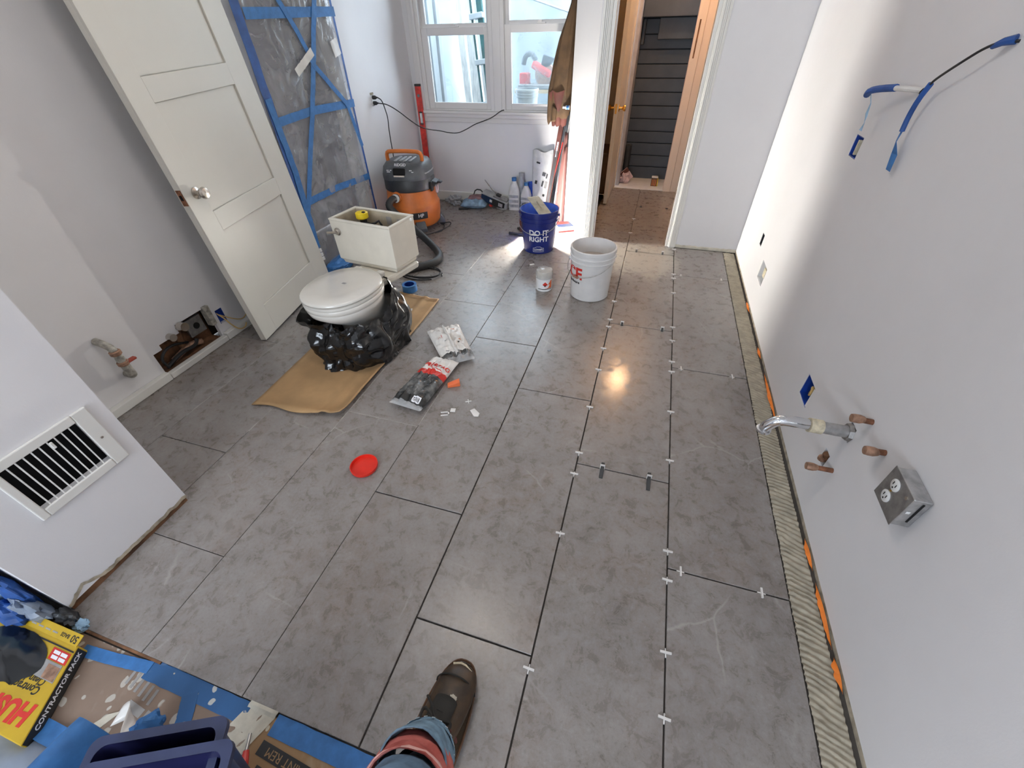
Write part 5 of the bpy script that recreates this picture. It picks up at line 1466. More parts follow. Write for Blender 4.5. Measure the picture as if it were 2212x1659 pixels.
jug((-1.545, 4.160, 0), 0.295, 0.055, math.radians(5), 'taller white jug with blue cap beside the tool case')
jug((-1.425, 4.165, 0), 0.255, 0.050, math.radians(-8), 'shorter white jug with blue cap beside the tall paper sack')
MB().lathe([(0.0, 0.0), (0.03, 0.0), (0.034, 0.02), (0.034, 0.24), (0.026, 0.27), (0.026, 0.325), (0.0, 0.33)], 20, M.Translation((-1.487, 4.222, 0))).build('grey_canister', 'bag_grey', label='slim grey canister standing between the two jugs', cat='canister')
MB().cbox((-1.375, 4.200, 0.13), (0.07, 0.012, 0.26), M.Rotation(math.radians(-9), 4, 'Y')).build('blue_card', 'box_blue', smooth=0, bevel=0.003, label='dark blue card standing behind the shorter jug', cat='card')
# tall white sack
t = thing('white_sack', 'tall white paper sack with black print leaning on the alcove wall', 'sack', (-1.262, 4.185, 0.0))


def sack(u, v, s=1):
    x = lerp(-0.105, 0.105, u) * (1 - 0.12 * abs(v - 0.5)); e = (max(0, 1 - (2 * u - 1) ** 4)) ** 0.5 * (max(0, 1 - max(0, 2 * v - 1.2) ** 2)) ** 0.5
    y = -s * 0.045 * e + 0.012 * n3(u * 5, v * 7, 3) * e
    z = 0.003 + v * 0.52 + 0.012 * math.sin(u * 8) * v
    return (x - 0.02 * v, y + 0.045 * v, z)


MB().grid(lambda u, v: sack(u, v, 1), 20, 40).grid(lambda u, v: sack(u, v, -1), 20, 40).build('film', 'bag_white', parent=t, smooth=50, fixn=False)
for (u, v, wd, h) in ((0.35, 0.82, 0.035, 0.014), (0.62, 0.66, 0.03, 0.03), (0.75, 0.62, 0.012, 0.04), (0.25, 0.50, 0.022, 0.03), (0.70, 0.48, 0.02, 0.06), (0.55, 0.50, 0.015, 0.05), (0.6, 0.30, 0.02, 0.02)):
    p = V(sack(u, v, 1)) + V((0, -0.012, 0)); MB().cbox(p, (wd, 0.004, h), M.Rotation(0.25, 4, 'Y')).build('print_mark', 'print_black' if h < 0.055 else 'print_grey', parent=t, smooth=0)

# hanging canvas coat / tarp
t = thing('canvas_coat', 'brown canvas work coat hanging beside the window', 'coat', (-1.055, 3.98, 0.80))


def coat(u, v):
    a = u * 2 * PI
    zz = lerp(0.03, 1.05, v)
    prof = [(0.0, -1.160), (0.06, -1.190), (0.20, -1.186), (0.36, -1.155), (0.52, -1.108), (0.72, -1.040), (0.85, -1.020), (1.1, -1.012)]
    for (z0, x0), (z1, x1) in zip(prof, prof[1:]):
        if z0 <= zz <= z1: lx = lerp(x0, x1, (zz - z0) / (z1 - z0)); break
    half = (-0.980 - lx) / 2; cxx = (-0.980 + lx) / 2 + 1.055
    fold = 0.010 * math.sin(6 * a + 5 * v) + 0.010 * n3(math.cos(a) * 3, math.sin(a) * 3, zz * 5)
    if math.cos(a) > 0.5: fold = min(fold, 0)
    rx = half + fold
    z2 = zz + (0.06 * n3(math.cos(a) * 2, math.sin(a) * 2, 9) + 0.03 * math.cos(a) if v < 0.08 else 0)
    return (cxx + rx * math.cos(a), 0.62 * (half * 0.6 + 0.035 + fold) * math.sin(a), z2)


MB().grid(coat, 56, 50, closeu=True).build('shell', 'tan_canvas', parent=t, smooth=40, fixn=False)


def lining(u, v):
    a = u * 2 * PI; z = lerp(-0.035, 0.20, v)
    r = lerp(0.05, 0.092, v) + 0.012 * math.sin(4 * a + 2)
    return (-0.036 + r * math.cos(a) * 0.96, -0.014 + 0.62 * r * math.sin(a), z + 0.03 * n3(math.cos(a) * 2, math.sin(a) * 2, 3))


MB().grid(lining, 40, 12, closeu=True).build('lining', 'maroon_cloth', parent=t, smooth=40, fixn=False)
pts = [(-0.095, -0.03, 0.0), (-0.055, -0.045, 0.005), (-0.05, -0.03, 0.09), (-0.085, -0.02, 0.115)]
MB().grid(lambda u, v: V(pts[0]).lerp(V(pts[1]), u).lerp(V(pts[3]).lerp(V(pts[2]), u), v) + V((0, -0.03 - 0.012 * math.sin(u * 3.1), 0)), 8, 8).build('cuff', 'tan_canvas', parent=t, smooth=40, solid=0.01)
# bottle with blue cap hung by the coat
t = thing('spray_bottle', 'small white and blue bottle tucked beside the coat', 'bottle', (-1.000, 3.915, 0.90))
MB().lathe([(0.0, 0.0), (0.014, 0.0), (0.014, 0.03), (0.008, 0.036), (0.008, 0.055), (0.0, 0.055)], 14, M.Rotation(-PI / 2, 4, 'Y')).build('body', 'white_plastic', parent=t)
MB().lathe([(0.0145, 0.004), (0.0146, 0.022), (0.0145, 0.024)], 14, M.Rotation(-PI / 2, 4, 'Y')).build('blue_band', 'blue_tape', parent=t)
# long tools leaning below the coat
def lean(name, label, a, b, wd, th, mt, parts=()):
    a = V(a); b = V(b); d = (b - a); L = d.length; d.normalize()
    s = V((1, 0, 0)); s = (s - d * s.dot(d)).normalized(); n_ = d.cross(s)
    t = thing(name, label, 'tool', a, rot=frame((0, 0, 0), s, n_, d).to_euler())
    MB().box((-wd / 2, -th / 2, 0.0), (wd / 2, th / 2, L)).build('bar', mt, parent=t, smooth=0, bevel=0.003)
    for (nm, z0, z1, w2, m2) in parts:
        MB().box((-w2 / 2, -th / 2 - 0.006, z0), (w2 / 2, -th / 2 - 0.0005, z1)).build(nm, m2, parent=t, smooth=0, bevel=0.002)
    return t


lean('long_level', 'dark red long level leaning below the canvas coat', (-1.185, 4.00, 0.015), (-1.065, 4.16, 1.02), 0.040, 0.03, 'maroon_cloth', (('black_face', 0.1, 0.55, 0.026, 'black_rubber'), ('window', 0.50, 0.62, 0.014, 'alu'), ('handle_slot', 0.515, 0.605, 0.008, 'hole_shade')))
lean('black_bar', 'black steel bar leaning beside the dark red level', (-1.120, 4.05, 0.015), (-1.035, 4.16, 0.98), 0.028, 0.02, 'dark_plastic', (('bolt', 0.1, 0.112, 0.01, 'alu'), ('bolt', 0.2, 0.212, 0.01, 'alu')))
lean('red_strip', 'thin red strip leaning in front of the white sack', (-1.200, 3.98, 0.015), (-1.075, 4.10, 0.62), 0.010, 0.008, 'red_metal')
# rosin paper roll
t = thing('paper_roll', 'tall dull pink paper roll standing by the angled wall', 'paper roll', (-1.045, 3.935, 0.0))
MB().grid(lambda u, v: (lerp(-0.062, 0.045, u) * lerp(1.0, 0.30, v) + 0.028 * v, 0.05 * math.cos(u * PI * 1.2) * lerp(1, 0.6, v) + 0.02 * v, 0.002 + 0.72 * v), 16, 14).build('sheet', 'rosin_paper', parent=t, smooth=50, solid=0.004)
MB().grid(lambda u, v: (lerp(-0.030, 0.055, u) * lerp(1.0, 0.35, v) + 0.030 * v, -0.03 + 0.02 * math.cos(u * 5), 0.002 + 0.62 * v), 12, 10).build('fold', 'rosin_paper', parent=t, smooth=50, solid=0.004)

# ================================================================== landing clutter
crumple('pink_bag', 'pink_paper', (-0.575, 5.34, 0.06), (0.055, 0.05, 0.055), 21, amp=0.6, label='crumpled pink paper on the pale landing', cat='paper')
t = thing('pink_carton', 'open pink carton tipped against the plank wall', 'carton', (-0.535, 5.42, 0.035), rot=(0.3, -0.7, 0.3))
MB().box((-0.05, -0.04, 0), (0.05, 0.04, 0.10)).build('carton', 'pink_paper', parent=t, smooth=0, bevel=0.002)
MB().box((-0.05, -0.042, 0.1005), (0.05, -0.038, 0.15)).build('flap', 'rosin_paper', parent=t, smooth=0)
t = thing('roll_pack', 'small orange and brown package standing on the landing', 'package', (-0.238, 5.285, 0.004))
MB().box((-0.035, -0.02, 0.0), (0.030, 0.03, 0.085)).build('pack', 'brown_wood', parent=t, smooth=0, bevel=0.006)
for k in range(3):
    MB().box((-0.026 + 0.018 * k, -0.0215, 0.006), (-0.018 + 0.018 * k, -0.0205, 0.070)).build('stripe', 'print_orange', parent=t, smooth=0)
MB().box((0.0305, -0.018, 0.0), (0.038, 0.028, 0.08)).build('yellow_side', 'yellow_plastic', parent=t, smooth=0, bevel=0.002)
MB().box((-0.036, -0.021, 0.0852), (0.034, 0.031, 0.100)).build('white_top', 'white_film', parent=t, smooth=0, bevel=0.006)
MB().lathe([(0.0, 0.0), (0.030, 0.0), (0.034, 0.35), (0.0, 0.36)], 12, M.Translation((-0.585, 5.52, 0.005))).build('grey_tube', 'dark_plastic', label='dark tube standing in the landing corner', cat='tube')

# ================================================================== spacer bags, wedge and bits on the floor
def film_bag(name, label, c, sx, sy, h, rz, bands, seed):
    t = thing(name, label, 'bag', c, rz=rz)
    G = None
    for (nm, mt, v0, v1) in bands:
        o_, G, R_ = pillow(nm, mt, (0, 0, 0.001), sx, sy, h, 0, parent=t, seed=seed, wr=0.016, v0=v0, v1=v1, nv=max(4, int(40 * (v1 - v0))), px=2.6, taper=0.12)
    return t, G


def on_pillow(G, u0, v0, su, sv):
    """map flat text coordinates onto the bag top; x across, y along"""
    return lambda q: G(u0 + q.x / su, v0 + q.y / sv) + V((0, 0, 0.0035 + q.z))


ang = math.atan2(0.365, 0.02) - PI / 2
t, G = film_bag('spacer_bag', 'flat bag of dark clips with white top and red lettering', (-1.190, 1.415, 0.0), 0.175, 0.40, 0.062, math.radians(-6),
                [('clear_hem', 'clear_film', 0.0, 0.06), ('black_label', 'print_black', 0.06, 0.17), ('clip_window', 'dark_film', 0.17, 0.56), ('red_band', 'print_red', 0.56, 0.655), ('white_top', 'white_film', 0.655, 1.0)], 5)
text_mb('MORTAG', 0.036, on_pillow(G, 0.56, 0.745, 0.175, 0.40), 0.0004, bold=0.0008).build('red_lettering', 'print_red', parent=t, smooth=0)
MB().grid(lambda u, v: G(lerp(0.62, 0.86, u), lerp(0.075, 0.155, v)) + V((0, 0, 0.0015)), 8, 4).build('barcode_label', 'print_white', parent=t, smooth=0)
for k in range(7):
    MB().grid(lambda u, v: G(lerp(0.65 + 0.028 * k, 0.658 + 0.028 * k + 0.006 * (k % 3), u), lerp(0.09, 0.14, v)) + V((0, 0, 0.0024)), 1, 3).build('bar', 'print_black', parent=t, smooth=0)
MB().grid(lambda u, v: G(lerp(0.42, 0.80, u), lerp(0.672, 0.682, v)) + V((0, 0, 0.0015)), 8, 1).build('red_rule', 'print_red', parent=t, smooth=0)
t, G = film_bag('clip_bag', 'crumpled white bag of clips behind the other spacer bag', (-1.205, 1.760, 0.0), 0.195, 0.37, 0.055, math.radians(-141),
                [('clear_hem', 'clear_film', 0.9, 1.0), ('dark_contents', 'dark_film', 0.80, 0.9), ('white_film', 'white_film', 0.0, 0.80)], 15)
MB().grid(lambda u, v: G(lerp(0.46, 0.54, u), lerp(0.0, 0.88, v)) + V((0, 0, 0.004 + 0.010 * math.sin(u * PI))), 6, 24).build('seam', 'white_film', parent=t, smooth=50)
for (u, v, du, dv, m2) in ((0.72, 0.18, 0.10, 0.016, 'print_grey'), (0.70, 0.35, 0.012, 0.06, 'print_red'), (0.80, 0.40, 0.10, 0.006, 'print_orange'), (0.66, 0.50, 0.05, 0.012, 'print_black'), (0.28, 0.20, 0.10, 0.03, 'print_orange'), (0.25, 0.30, 0.10, 0.012, 'print_grey'),
                           (0.22, 0.52, 0.07, 0.03, 'print_orange'), (0.30, 0.60, 0.06, 0.03, 'print_black'), (0.20, 0.68, 0.05, 0.02, 'print_black'), (0.75, 0.62, 0.07, 0.008, 'print_black'), (0.72, 0.76, 0.16, 0.014, 'print_black')):
    MB().grid(lambda a, b: G(lerp(u - du / 2, u + du / 2, a), lerp(v - dv / 2, v + dv / 2, b)) + V((0, 0, 0.0015)), 3, 3).build('print_mark', m2, parent=t, smooth=0)

wd = MB().add([(-0.032, -0.016, 0.001), (0.032, -0.016, 0.001), (0.032, 0.016, 0.001), (-0.032, 0.012, 0.001), (-0.030, -0.014, 0.014), (0.032, -0.016, 0.030), (0.032, 0.016, 0.030), (-0.030, 0.010, 0.014)],
              [(0, 3, 2, 1), (4, 5, 6, 7), (0, 1, 5, 4), (1, 2, 6, 5), (2, 3, 7, 6), (3, 0, 4, 7)], M.Translation((-1.062, 1.455, 0)) @ M.Rotation(math.radians(28), 4, 'Z'))
wd.build('orange_wedge', 'orange_wedge', label='orange plastic levelling wedge beside the spacer bag', cat='wedge', smooth=0, bevel=0.002)


def spacer_mesh(size=0.026, wd=0.0036, h=0.0042):
    return MB().box((-size / 2, -wd / 2, 0), (size / 2, wd / 2, h)).box((-wd / 2, -size / 2, 0), (wd / 2, -wd / 2, h)).box((-wd / 2, wd / 2, 0), (wd / 2, size / 2, h))


SP = MB().box((-0.016, -0.0028, -0.006), (0.016, 0.0028, 0.0050)).box((-0.0018, -0.012, -0.008), (0.0018, -0.0028, -0.0008)).box((-0.0018, 0.0028, -0.008), (0.0018, 0.012, -0.0008)).build(
    'tile_spacer', 'spacer_white', smooth=0, recenter=False, cat='spacer')
LA = [(0.0, 3.507), (0.0, 3.042), (0.0, 2.975), (0.0, 2.752), (0.0, 2.308), (0.0, 2.16), (0.0, 1.954), (0.0, 1.865), (0.0, 1.552), (0.0, 1.25), (0.0, 0.837), (0.0, 0.734), (0.0, 0.517), (0.0, 0.359)]
LB = [(-0.3696, y) for y in (2.535, 2.3, 2.215, 1.981, 1.78, 1.482, 1.188, 1.074, 0.799, 0.365)]
LH_ = [(-0.3696, 4.152), (-0.3696, 3.789)]
LV = [(0.042, 0.7766), (0.288, 0.7766), (0.047, 1.9053), (0.298, 1.9053), (0.05, 3.034), (0.323, 3.034)]
ORD = ['first', 'second', 'third', 'fourth', 'fifth', 'sixth', 'seventh', 'eighth', 'ninth', 'tenth', 'eleventh', 'twelfth', 'thirteenth', 'fourteenth']
first = True
for lst, lab, grp, rz in ((LA, '%s white spacer from the doorway in the long joint nearest the right wall', 'spacers in the right joint', 0), (LB, '%s white spacer from the white bucket in the second long joint', 'spacers in the second joint', 0),
                          (LH_, '%s white spacer from the far end in the hall floor joint', 'spacers in the hall joint', 0), (LV, '%s white spacer from the camera across the cross joints by the mortar strip', 'spacers in the cross joints', PI / 2)):
    for i, (x, y) in enumerate(lst):
        o = SP if first else SP.copy()
        if not first: COL.objects.link(o)
        first = False
        o.location = (x, y, 0.0005); o.rotation_euler = (0, 0, rz + random.uniform(-0.06, 0.06))
        tag(o, lab % ORD[i], 'spacer', grp)
# loose bits
spacer_mesh(0.030).build('loose_spacer', 'spacer_white', smooth=0, recenter=False, label='loose white cross spacer lying near the bags', cat='spacer').location = (-0.944, 1.360, 0.0004)
bpy.data.objects['loose_spacer'].rotation_euler = (0, 0, 0.5)
MB().cbox((-0.992, 1.282, 0.003), (0.024, 0.022, 0.005), 0.2).build('square_clip', 'spacer_white', smooth=0, bevel=0.001, label='square white clip piece on the floor', cat='clip')
MB().prism([(-0.028, -0.012), (0.016, -0.016), (0.030, 0.0), (0.016, 0.016), (-0.028, 0.012)], 0.0005, 0.005, M.Translation((-0.884, 1.293, 0)) @ M.Rotation(-0.7, 4, 'Z')).build('pointed_clip', 'spacer_white', smooth=0, bevel=0.001, label='pointed white clip tag on the floor', cat='clip')
MB().box((-0.02, -0.012, 0.0005), (0.02, -0.008, 0.005), M.Translation((-1.02, 1.250, 0)) @ M.Rotation(0.4, 4, 'Z')).box((-0.02, 0.008, 0.0005), (0.02, 0.012, 0.005), M.Translation((-1.02, 1.250, 0)) @ M.Rotation(0.4, 4, 'Z')).box((0.014, -0.012, 0.0005), (0.02, 0.012, 0.005), M.Translation((-1.02, 1.250, 0)) @ M.Rotation(0.4, 4, 'Z')).build(
    'forked_clip', 'spacer_white', smooth=0, label='forked white clip piece in front of the spacer bag', cat='clip')
MB().cbox((-1.04, 2.94, 0.004), (0.035, 0.016, 0.006), 0.6).build('clip_scrap', 'spacer_white', smooth=0, bevel=0.002, label='white clip scrap on the floor before the blue bucket', cat='clip')
MB().lathe([(0.0, 0.0), (0.008, 0.001), (0.006, 0.004), (0.0, 0.005)], 8, M.Translation((-0.66, 1.88, 0.0))).build('pebble', 'bag_grey', label='tiny grey pebble on the bare tile', cat='pebble')

# levelling clips: white saddle, dark wedge driven through it
def lev_clip(x, y, ln, label, hall=False):
    t = thing('levelling_clip', label, 'clip', (x, y, 0.0), group='levelling clips in the cross joints')
    MB().box((-0.010, -0.0015, -0.006), (-0.0065, 0.0015, 0.026)).box((0.0065, -0.0015, -0.006), (0.010, 0.0015, 0.026)).box((-0.0065, -0.0015, 0.018), (0.0065, 0.0015, 0.026)).build('saddle', 'spacer_white', parent=t, smooth=0)
    vs = [(-0.0075, -ln, 0.0005), (0.0075, -ln, 0.0005), (0.0075, 0.020, 0.0005), (-0.0075, 0.020, 0.0005), (-0.006, -ln, 0.005), (0.006, -ln, 0.005), (0.0062, 0.020, 0.017), (-0.0062, 0.020, 0.017)]
    MB().add(vs, [(0, 3, 2, 1), (4, 5, 6, 7), (0, 1, 5, 4), (1, 2, 6, 5), (2, 3, 7, 6), (3, 0, 4, 7)]).build('wedge', 'wedge_dark', parent=t, smooth=0, bevel=0.001)
    return t


lev_clip(-0.264, 1.1315, 0.050, 'left levelling clip with dark wedge in the nearest clipped joint')
lev_clip(-0.079, 1.1315, 0.058, 'right levelling clip with dark wedge in the nearest clipped joint')
lev_clip(-0.294, 2.2602, 0.014, 'left levelling clip in the middle clipped joint')
lev_clip(-0.059, 2.2602, 0.016, 'right levelling clip in the middle clipped joint')
lev_clip(-0.291, 3.3889, 0.012, 'left levelling clip in the mortar smeared joint by the doorway')
lev_clip(-0.088, 3.3889, 0.012, 'right levelling clip in the mortar smeared joint by the doorway')
for k, x in enumerate((-0.327, -0.078)):
    MB().lathe([(0.0, 0.0), (0.012, 0.0), (0.011, 0.008), (0.0, 0.009)], 12, M.Translation((x, 4.517, 0.0003))).build('clip_stub', 'wedge_dark', label=('left', 'right')[k] + ' dark clip stub in the cross joint of the hall floor', cat='clip', group='clip stubs in the hall')

# ================================================================== foreground: floor board, tape, boxes
pb = MB().box((-1.78, -2.2, -0.0098), (-1.02, 0.066, -0.0070)).build('floor_board', 'floor_card', smooth=0, label='paint splattered protective board at the tile edge', cat='floor board')
MB().box((-1.018, -2.2, -0.0098), (0.45, 0.066, -0.0075)).build('kraft_board', 'kraft_card', smooth=0, label='clean brown protective board with black print near the boot', cat='floor board')


def strip(name, mt, pts, wd, z, label, seed=0, cat='tape'):
    P = []; Wd = []
    for (a, b) in zip(pts, pts[1:]):
        for i in range(14): P.append(V((lerp(a[0], b[0], i / 14), lerp(a[1], b[1], i / 14), z)))
    P.append(V((*pts[-1], z)))
    S = []
    for i in range(len(P)):
        d = (P[min(i + 1, len(P) - 1)] - P[max(i - 1, 0)]).normalized(); S.append(V((-d.y, d.x, 0)))
        Wd.append(wd * (1 + 0.10 * n3(i * 0.8, seed)))
    return MB().ribbon(P, Wd, 0.0006, S).build(name, mt, label=label, cat=cat, smooth=0)


strip('masking_tape', 'taped_blue', [(-1.425, 0.053), (-1.07, 0.050)], 0.048, -0.0062, 'paint spattered blue tape along the tile edge', 1)
strip('masking_tape', 'blue_tape', [(-0.985, 0.052), (-0.45, 0.047)], 0.046, -0.0064, 'clean blue tape along the tile edge beside the boot', 2)
strip('masking_tape', 'taped_blue', [(-1.255, 0.040), (-1.225, -0.005), (-1.20, -0.06)], 0.042, -0.0056, 'short blue tape branch running across the splattered board', 3)
t = strip('masking_tape', 'blue_tape', [(-1.42, 0.056), (-1.56, 0.040), (-1.66, 0.032)], 0.030, -0.0045, 'torn twisted end of blue tape by the yellow box', 4)
# mortar smear between the tapes
mb = MB()
mb.grid(lambda u, v: (lerp(-1.075, -0.985, u) + 0.004 * n3(v * 9, u * 3) - 0.09 * (1 - v), lerp(-0.16, 0.078, v), -0.0058 + 0.003 * n3(u * 6, v * 9) + (0.0075 if v > 0.96 else 0)), 12, 30).build('mortar_smear', 'mortar_pale', label='thick cream mortar smear across the board joint', cat='mortar', smooth=40, recenter=False, fixn=False)
# dark print on the boards
def floor_mark(x, y, sx, sy, rz, parent, mt='print_grey', nm='print_mark', z=-0.0066):
    MB().cbox((x, y, z), (sx, sy, 0.0006), rz).build(nm, mt, parent=parent, smooth=0, world=True)


for i in range(6):
    floor_mark(-1.455 + 0.021 * i, 0.024 - 0.004 * i, 0.009, 0.036, 0.05, pb)
floor_mark(-1.375, -0.030, 0.06, 0.020, -0.1, pb); floor_mark(-1.325, -0.034, 0.022, 0.024, -0.1, pb)
kb = bpy.data.objects['kraft_board']
MB().cbox((-0.900, -0.002, -0.0069), (0.175, 0.030, 0.0006), M.Rotation(math.radians(-4), 4, 'Z')).build('print_bar', 'print_black', parent=kb, smooth=0, world=True)
text_mb('PAINT REM', 0.026, plane_map((-0.900, -0.002, -0.0064), (-1, 0.07, 0), (-0.07, -1, 0)), 0.0002).build('board_lettering', 'kraft_card', parent=kb, smooth=0, world=True)
for (x, y, sx, sy) in ((-0.955, -0.042, 0.03, 0.03), (-0.905, -0.045, 0.025, 0.032), (-0.86, -0.05, 0.03, 0.028), (-0.800, -0.030, 0.034, 0.05), (-0.79, 0.000, 0.012, 0.026), (-0.815, 0.002, 0.010, 0.022)):
    floor_mark(x, y, sx, sy, -0.1, kb, 'print_black', z=-0.0069)
for (x, y, s) in ((-0.765, 0.003, 0.016), (-0.745, 0.028, 0.010), (-0.66, -0.02, 0.014), (-0.93, -0.035, 0.02), (-0.58, 0.0, 0.012)):
    crumple('paint_drip', 'mortar_pale', (x, y, -0.0068), (s * 0.6, s * 0.5, 0.0008), x, nu=10, nv=6, parent=kb, world=True)

# yellow bag carton
BX = thing('bag_carton', 'torn yellow and black carton of trash bags on the floor', 'box', (-1.642, 0.035, -0.007))
# crushed askew: the near end pushed to the right
SH = M.Identity(4); SH[0][1] = -0.47
MB().box((-0.42, -0.205, 0.0), (0.0, 0.0, 0.044), SH).build('carton', 'print_yellow', parent=BX, smooth=0, bevel=0.003)
MB().box((0.0003, -0.202, 0.003), (0.0013, -0.004, 0.041), SH).build('black_side', 'print_black', parent=BX, smooth=0)
sr = V((-0.47, 1, 0)).normalized()
text_mb('CONTRACTOR PACK', 0.0185, plane_map(SH @ V((0.0018, -0.092, 0.026)), sr, (0, 0, 1)), 0.0003, bold=0.0004).build('side_lettering', 'print_white', parent=BX, smooth=0)
def topm(x, y): return plane_map((x + 1.642, y - 0.035, 0.0446), (-1, -0.07, 0), (0.07, -1, 0))
text_mb('HUSKY', 0.062, topm(-1.690, -0.126), 0.0003, bold=0.003).build('red_lettering', 'print_red', parent=BX, smooth=0)
text_mb('Contractor', 0.026, topm(-1.690, -0.080), 0.0003, bold=0.0004).build('black_lettering', 'print_black', parent=BX, smooth=0)
text_mb('Clean-Up', 0.024, topm(-1.682, -0.060), 0.0003, bold=0.0004).build('black_lettering', 'print_black', parent=BX, smooth=0)
MB().box((-0.13, -0.088, 0.0443), (-0.012, -0.050, 0.0450), SH).build('photo_patch', 'print_grey', parent=BX, smooth=0)
MB().box((-0.060, -0.086, 0.0451), (-0.014, -0.056, 0.0455), SH).build('photo_patch', 'copper_pale', parent=BX, smooth=0)
MB().box((-0.075, -0.048, 0.0443), (-0.006, -0.022, 0.0450), SH).build('red_patch', 'print_red', parent=BX, smooth=0)
for k in range(4):
    MB().box((-0.066 + 0.028 * (k % 2), -0.045 + 0.011 * (k // 2), 0.0451), (-0.042 + 0.028 * (k % 2), -0.037 + 0.011 * (k // 2), 0.0456), SH).build('white_line', 'print_white', parent=BX, smooth=0)
MB().box((-0.42, -0.018, 0.0443), (-0.002, -0.0145, 0.0450), SH).build('black_rule', 'print_black', parent=BX, smooth=0)
# raised far flap with the bag count
fm_ = M.Translation((0, -0.004, 0.044)) @ M.Rotation(math.radians(20), 4, 'X')
MB().box((-0.42, 0.0, 0.0), (-0.001, 0.030, 0.0015), fm_).build('flap', 'print_yellow', parent=BX, smooth=0)
def flap_map(x, y): return lambda q: fm_ @ V((x - q.x, y - q.y, 0.0018 + q.z))
text_mb('50', 0.026, flap_map(-0.022, 0.015), 0.0002, bold=0.0004).build('count_lettering', 'print_black', parent=BX, smooth=0)
text_mb('BAGS', 0.014, flap_map(-0.060, 0.015), 0.0002, bold=0.0003).build('count_lettering', 'print_black', parent=BX, smooth=0)
for k in range(9):
    MB().box((-0.11 - 0.03 * k, 0.010, 0.0016), (-0.09 - 0.03 * k, 0.014, 0.0020), fm_).build('print_line', 'print_grey', parent=BX, smooth=0)
# black bag bulging from the torn opening
def bulge(u, v):
    a = u * 2 * PI; r = v
    x = -0.190 + 0.135 * r * math.cos(a) * (1 + 0.15 * n3(math.cos(a) * 2, math.sin(a) * 2, 1)); y = -0.072 + 0.060 * r * math.sin(a) * (1 + 0.2 * n3(math.cos(a) * 3, math.sin(a) * 3, 4))
    return (x - 0.2 * y, y, 0.0456 + 0.020 * max(0, 1 - r * r) * (1 + 0.4 * n3(x * 25, y * 25)))


MB().grid(bulge, 40, 12, closeu=True).build('black_liner', 'black_bag', parent=BX, smooth=40, fixn=False)

# blue tape and film bundled on the cut end of the wall block
t = thing('tape_bundle', 'tangled blue tape and film along the end of the wall block', 'tape', (-1.83, 0.085, -0.009))
for k, (x, y, z, sx, sy, sz, m2) in enumerate(((-0.05, -0.005, 0.16, 0.05, 0.016, 0.11, 'blue_tape_dark'), (-0.10, -0.015, 0.28, 0.08, 0.014, 0.11, 'blue_tape'), (-0.02, -0.02, 0.07, 0.05, 0.022, 0.07, 'blue_film'), (0.05, -0.005, 0.025, 0.045, 0.02, 0.030, 'dark_plastic'),
                                         (-0.08, -0.04, 0.06, 0.07, 0.03, 0.06, 'blue_tape_dark'), (0.02, -0.03, 0.02, 0.05, 0.022, 0.022, 'tan_canvas'), (0.10, -0.006, 0.012, 0.026, 0.018, 0.014, 'tape_pale'), (-0.18, -0.02, 0.18, 0.08, 0.03, 0.18, 'tape_pale'))):
    crumple('fold', m2, (x, y, z), (sx, sy, sz), 40 + k * 3, parent=t, amp=0.45, nu=22, nv=14)
MB().box((-1.775, 0.070, -0.0095), (-1.40, 0.0765, -0.001)).build('tile_underside', 'old_wood', smooth=0, label='dark wooden strip under the cut tile edge', cat='wood strip')

# masking film roll with blue tape in the near corner
t = thing('masking_film', 'loose masking film with blue tape edge in the near corner', 'plastic film', (-1.25, -0.12, -0.007))


def filmf(u, v):
    x = lerp(-0.42, 0.10, u); y = lerp(-0.30, 0.055, v)
    ridge = math.exp(-((x - 0.045) / 0.09) ** 2)
    z = 0.02 + 0.36 * ridge * (1 - 0.55 * abs(v - 0.55)) + 0.06 * n3(x * 7, y * 7, 3) + 0.10 * (1 - v) * (1 - ridge) * 0.5
    return (x, y - 0.05 * (1 - ridge), max(z, 0.003))


MB().grid(filmf, 40, 30).build('film', 'blue_film', parent=t, smooth=50, fixn=False)
MB().grid(lambda u, v: V(filmf(lerp(0.80, 0.985, u), v)) + V((0, 0, 0.006)), 10, 26).build('tape_edge', 'blue_tape', parent=t, smooth=50, fixn=False)
MB().grid(lambda u, v: V(filmf(u * 0.8, lerp(0.88, 1.0, v))) + V((0, 0.004, 0.006)), 26, 4).build('tape_hem', 'blue_tape', parent=t, smooth=50, fixn=False)
t = thing('tape_curl', 'twisted white backed curl of blue tape on the board', 'tape', (-1.33, -0.055, -0.0065))
MB().grid(lambda u, v: (lerp(-0.06, 0.055, u), 0.02 * math.sin(u * 5) + lerp(-0.022, 0.022, v) * math.cos(u * 3), 0.02 + 0.05 * u + lerp(-0.022, 0.022, v) * math.sin(u * 3 + 0.3)), 20, 4).build('white_side', 'white_film', parent=t, smooth=50, solid=0.001)
crumple('blue_end', 'blue_tape', (0.07, 0.002, 0.055), (0.026, 0.036, 0.04), 71, parent=t, amp=0.4)
MB().prism([(-0.06, -0.02), (0.05, 0.004), (0.02, 0.016), (-0.07, 0.012)], 0.0, 0.002, M.Translation((-1.43, -0.085, -0.0065)) @ M.Rotation(0.9, 4, 'Z')).build('paper_shard', 'mortar_pale', smooth=0, label='pale paper shard lying beside the yellow carton', cat='scrap')

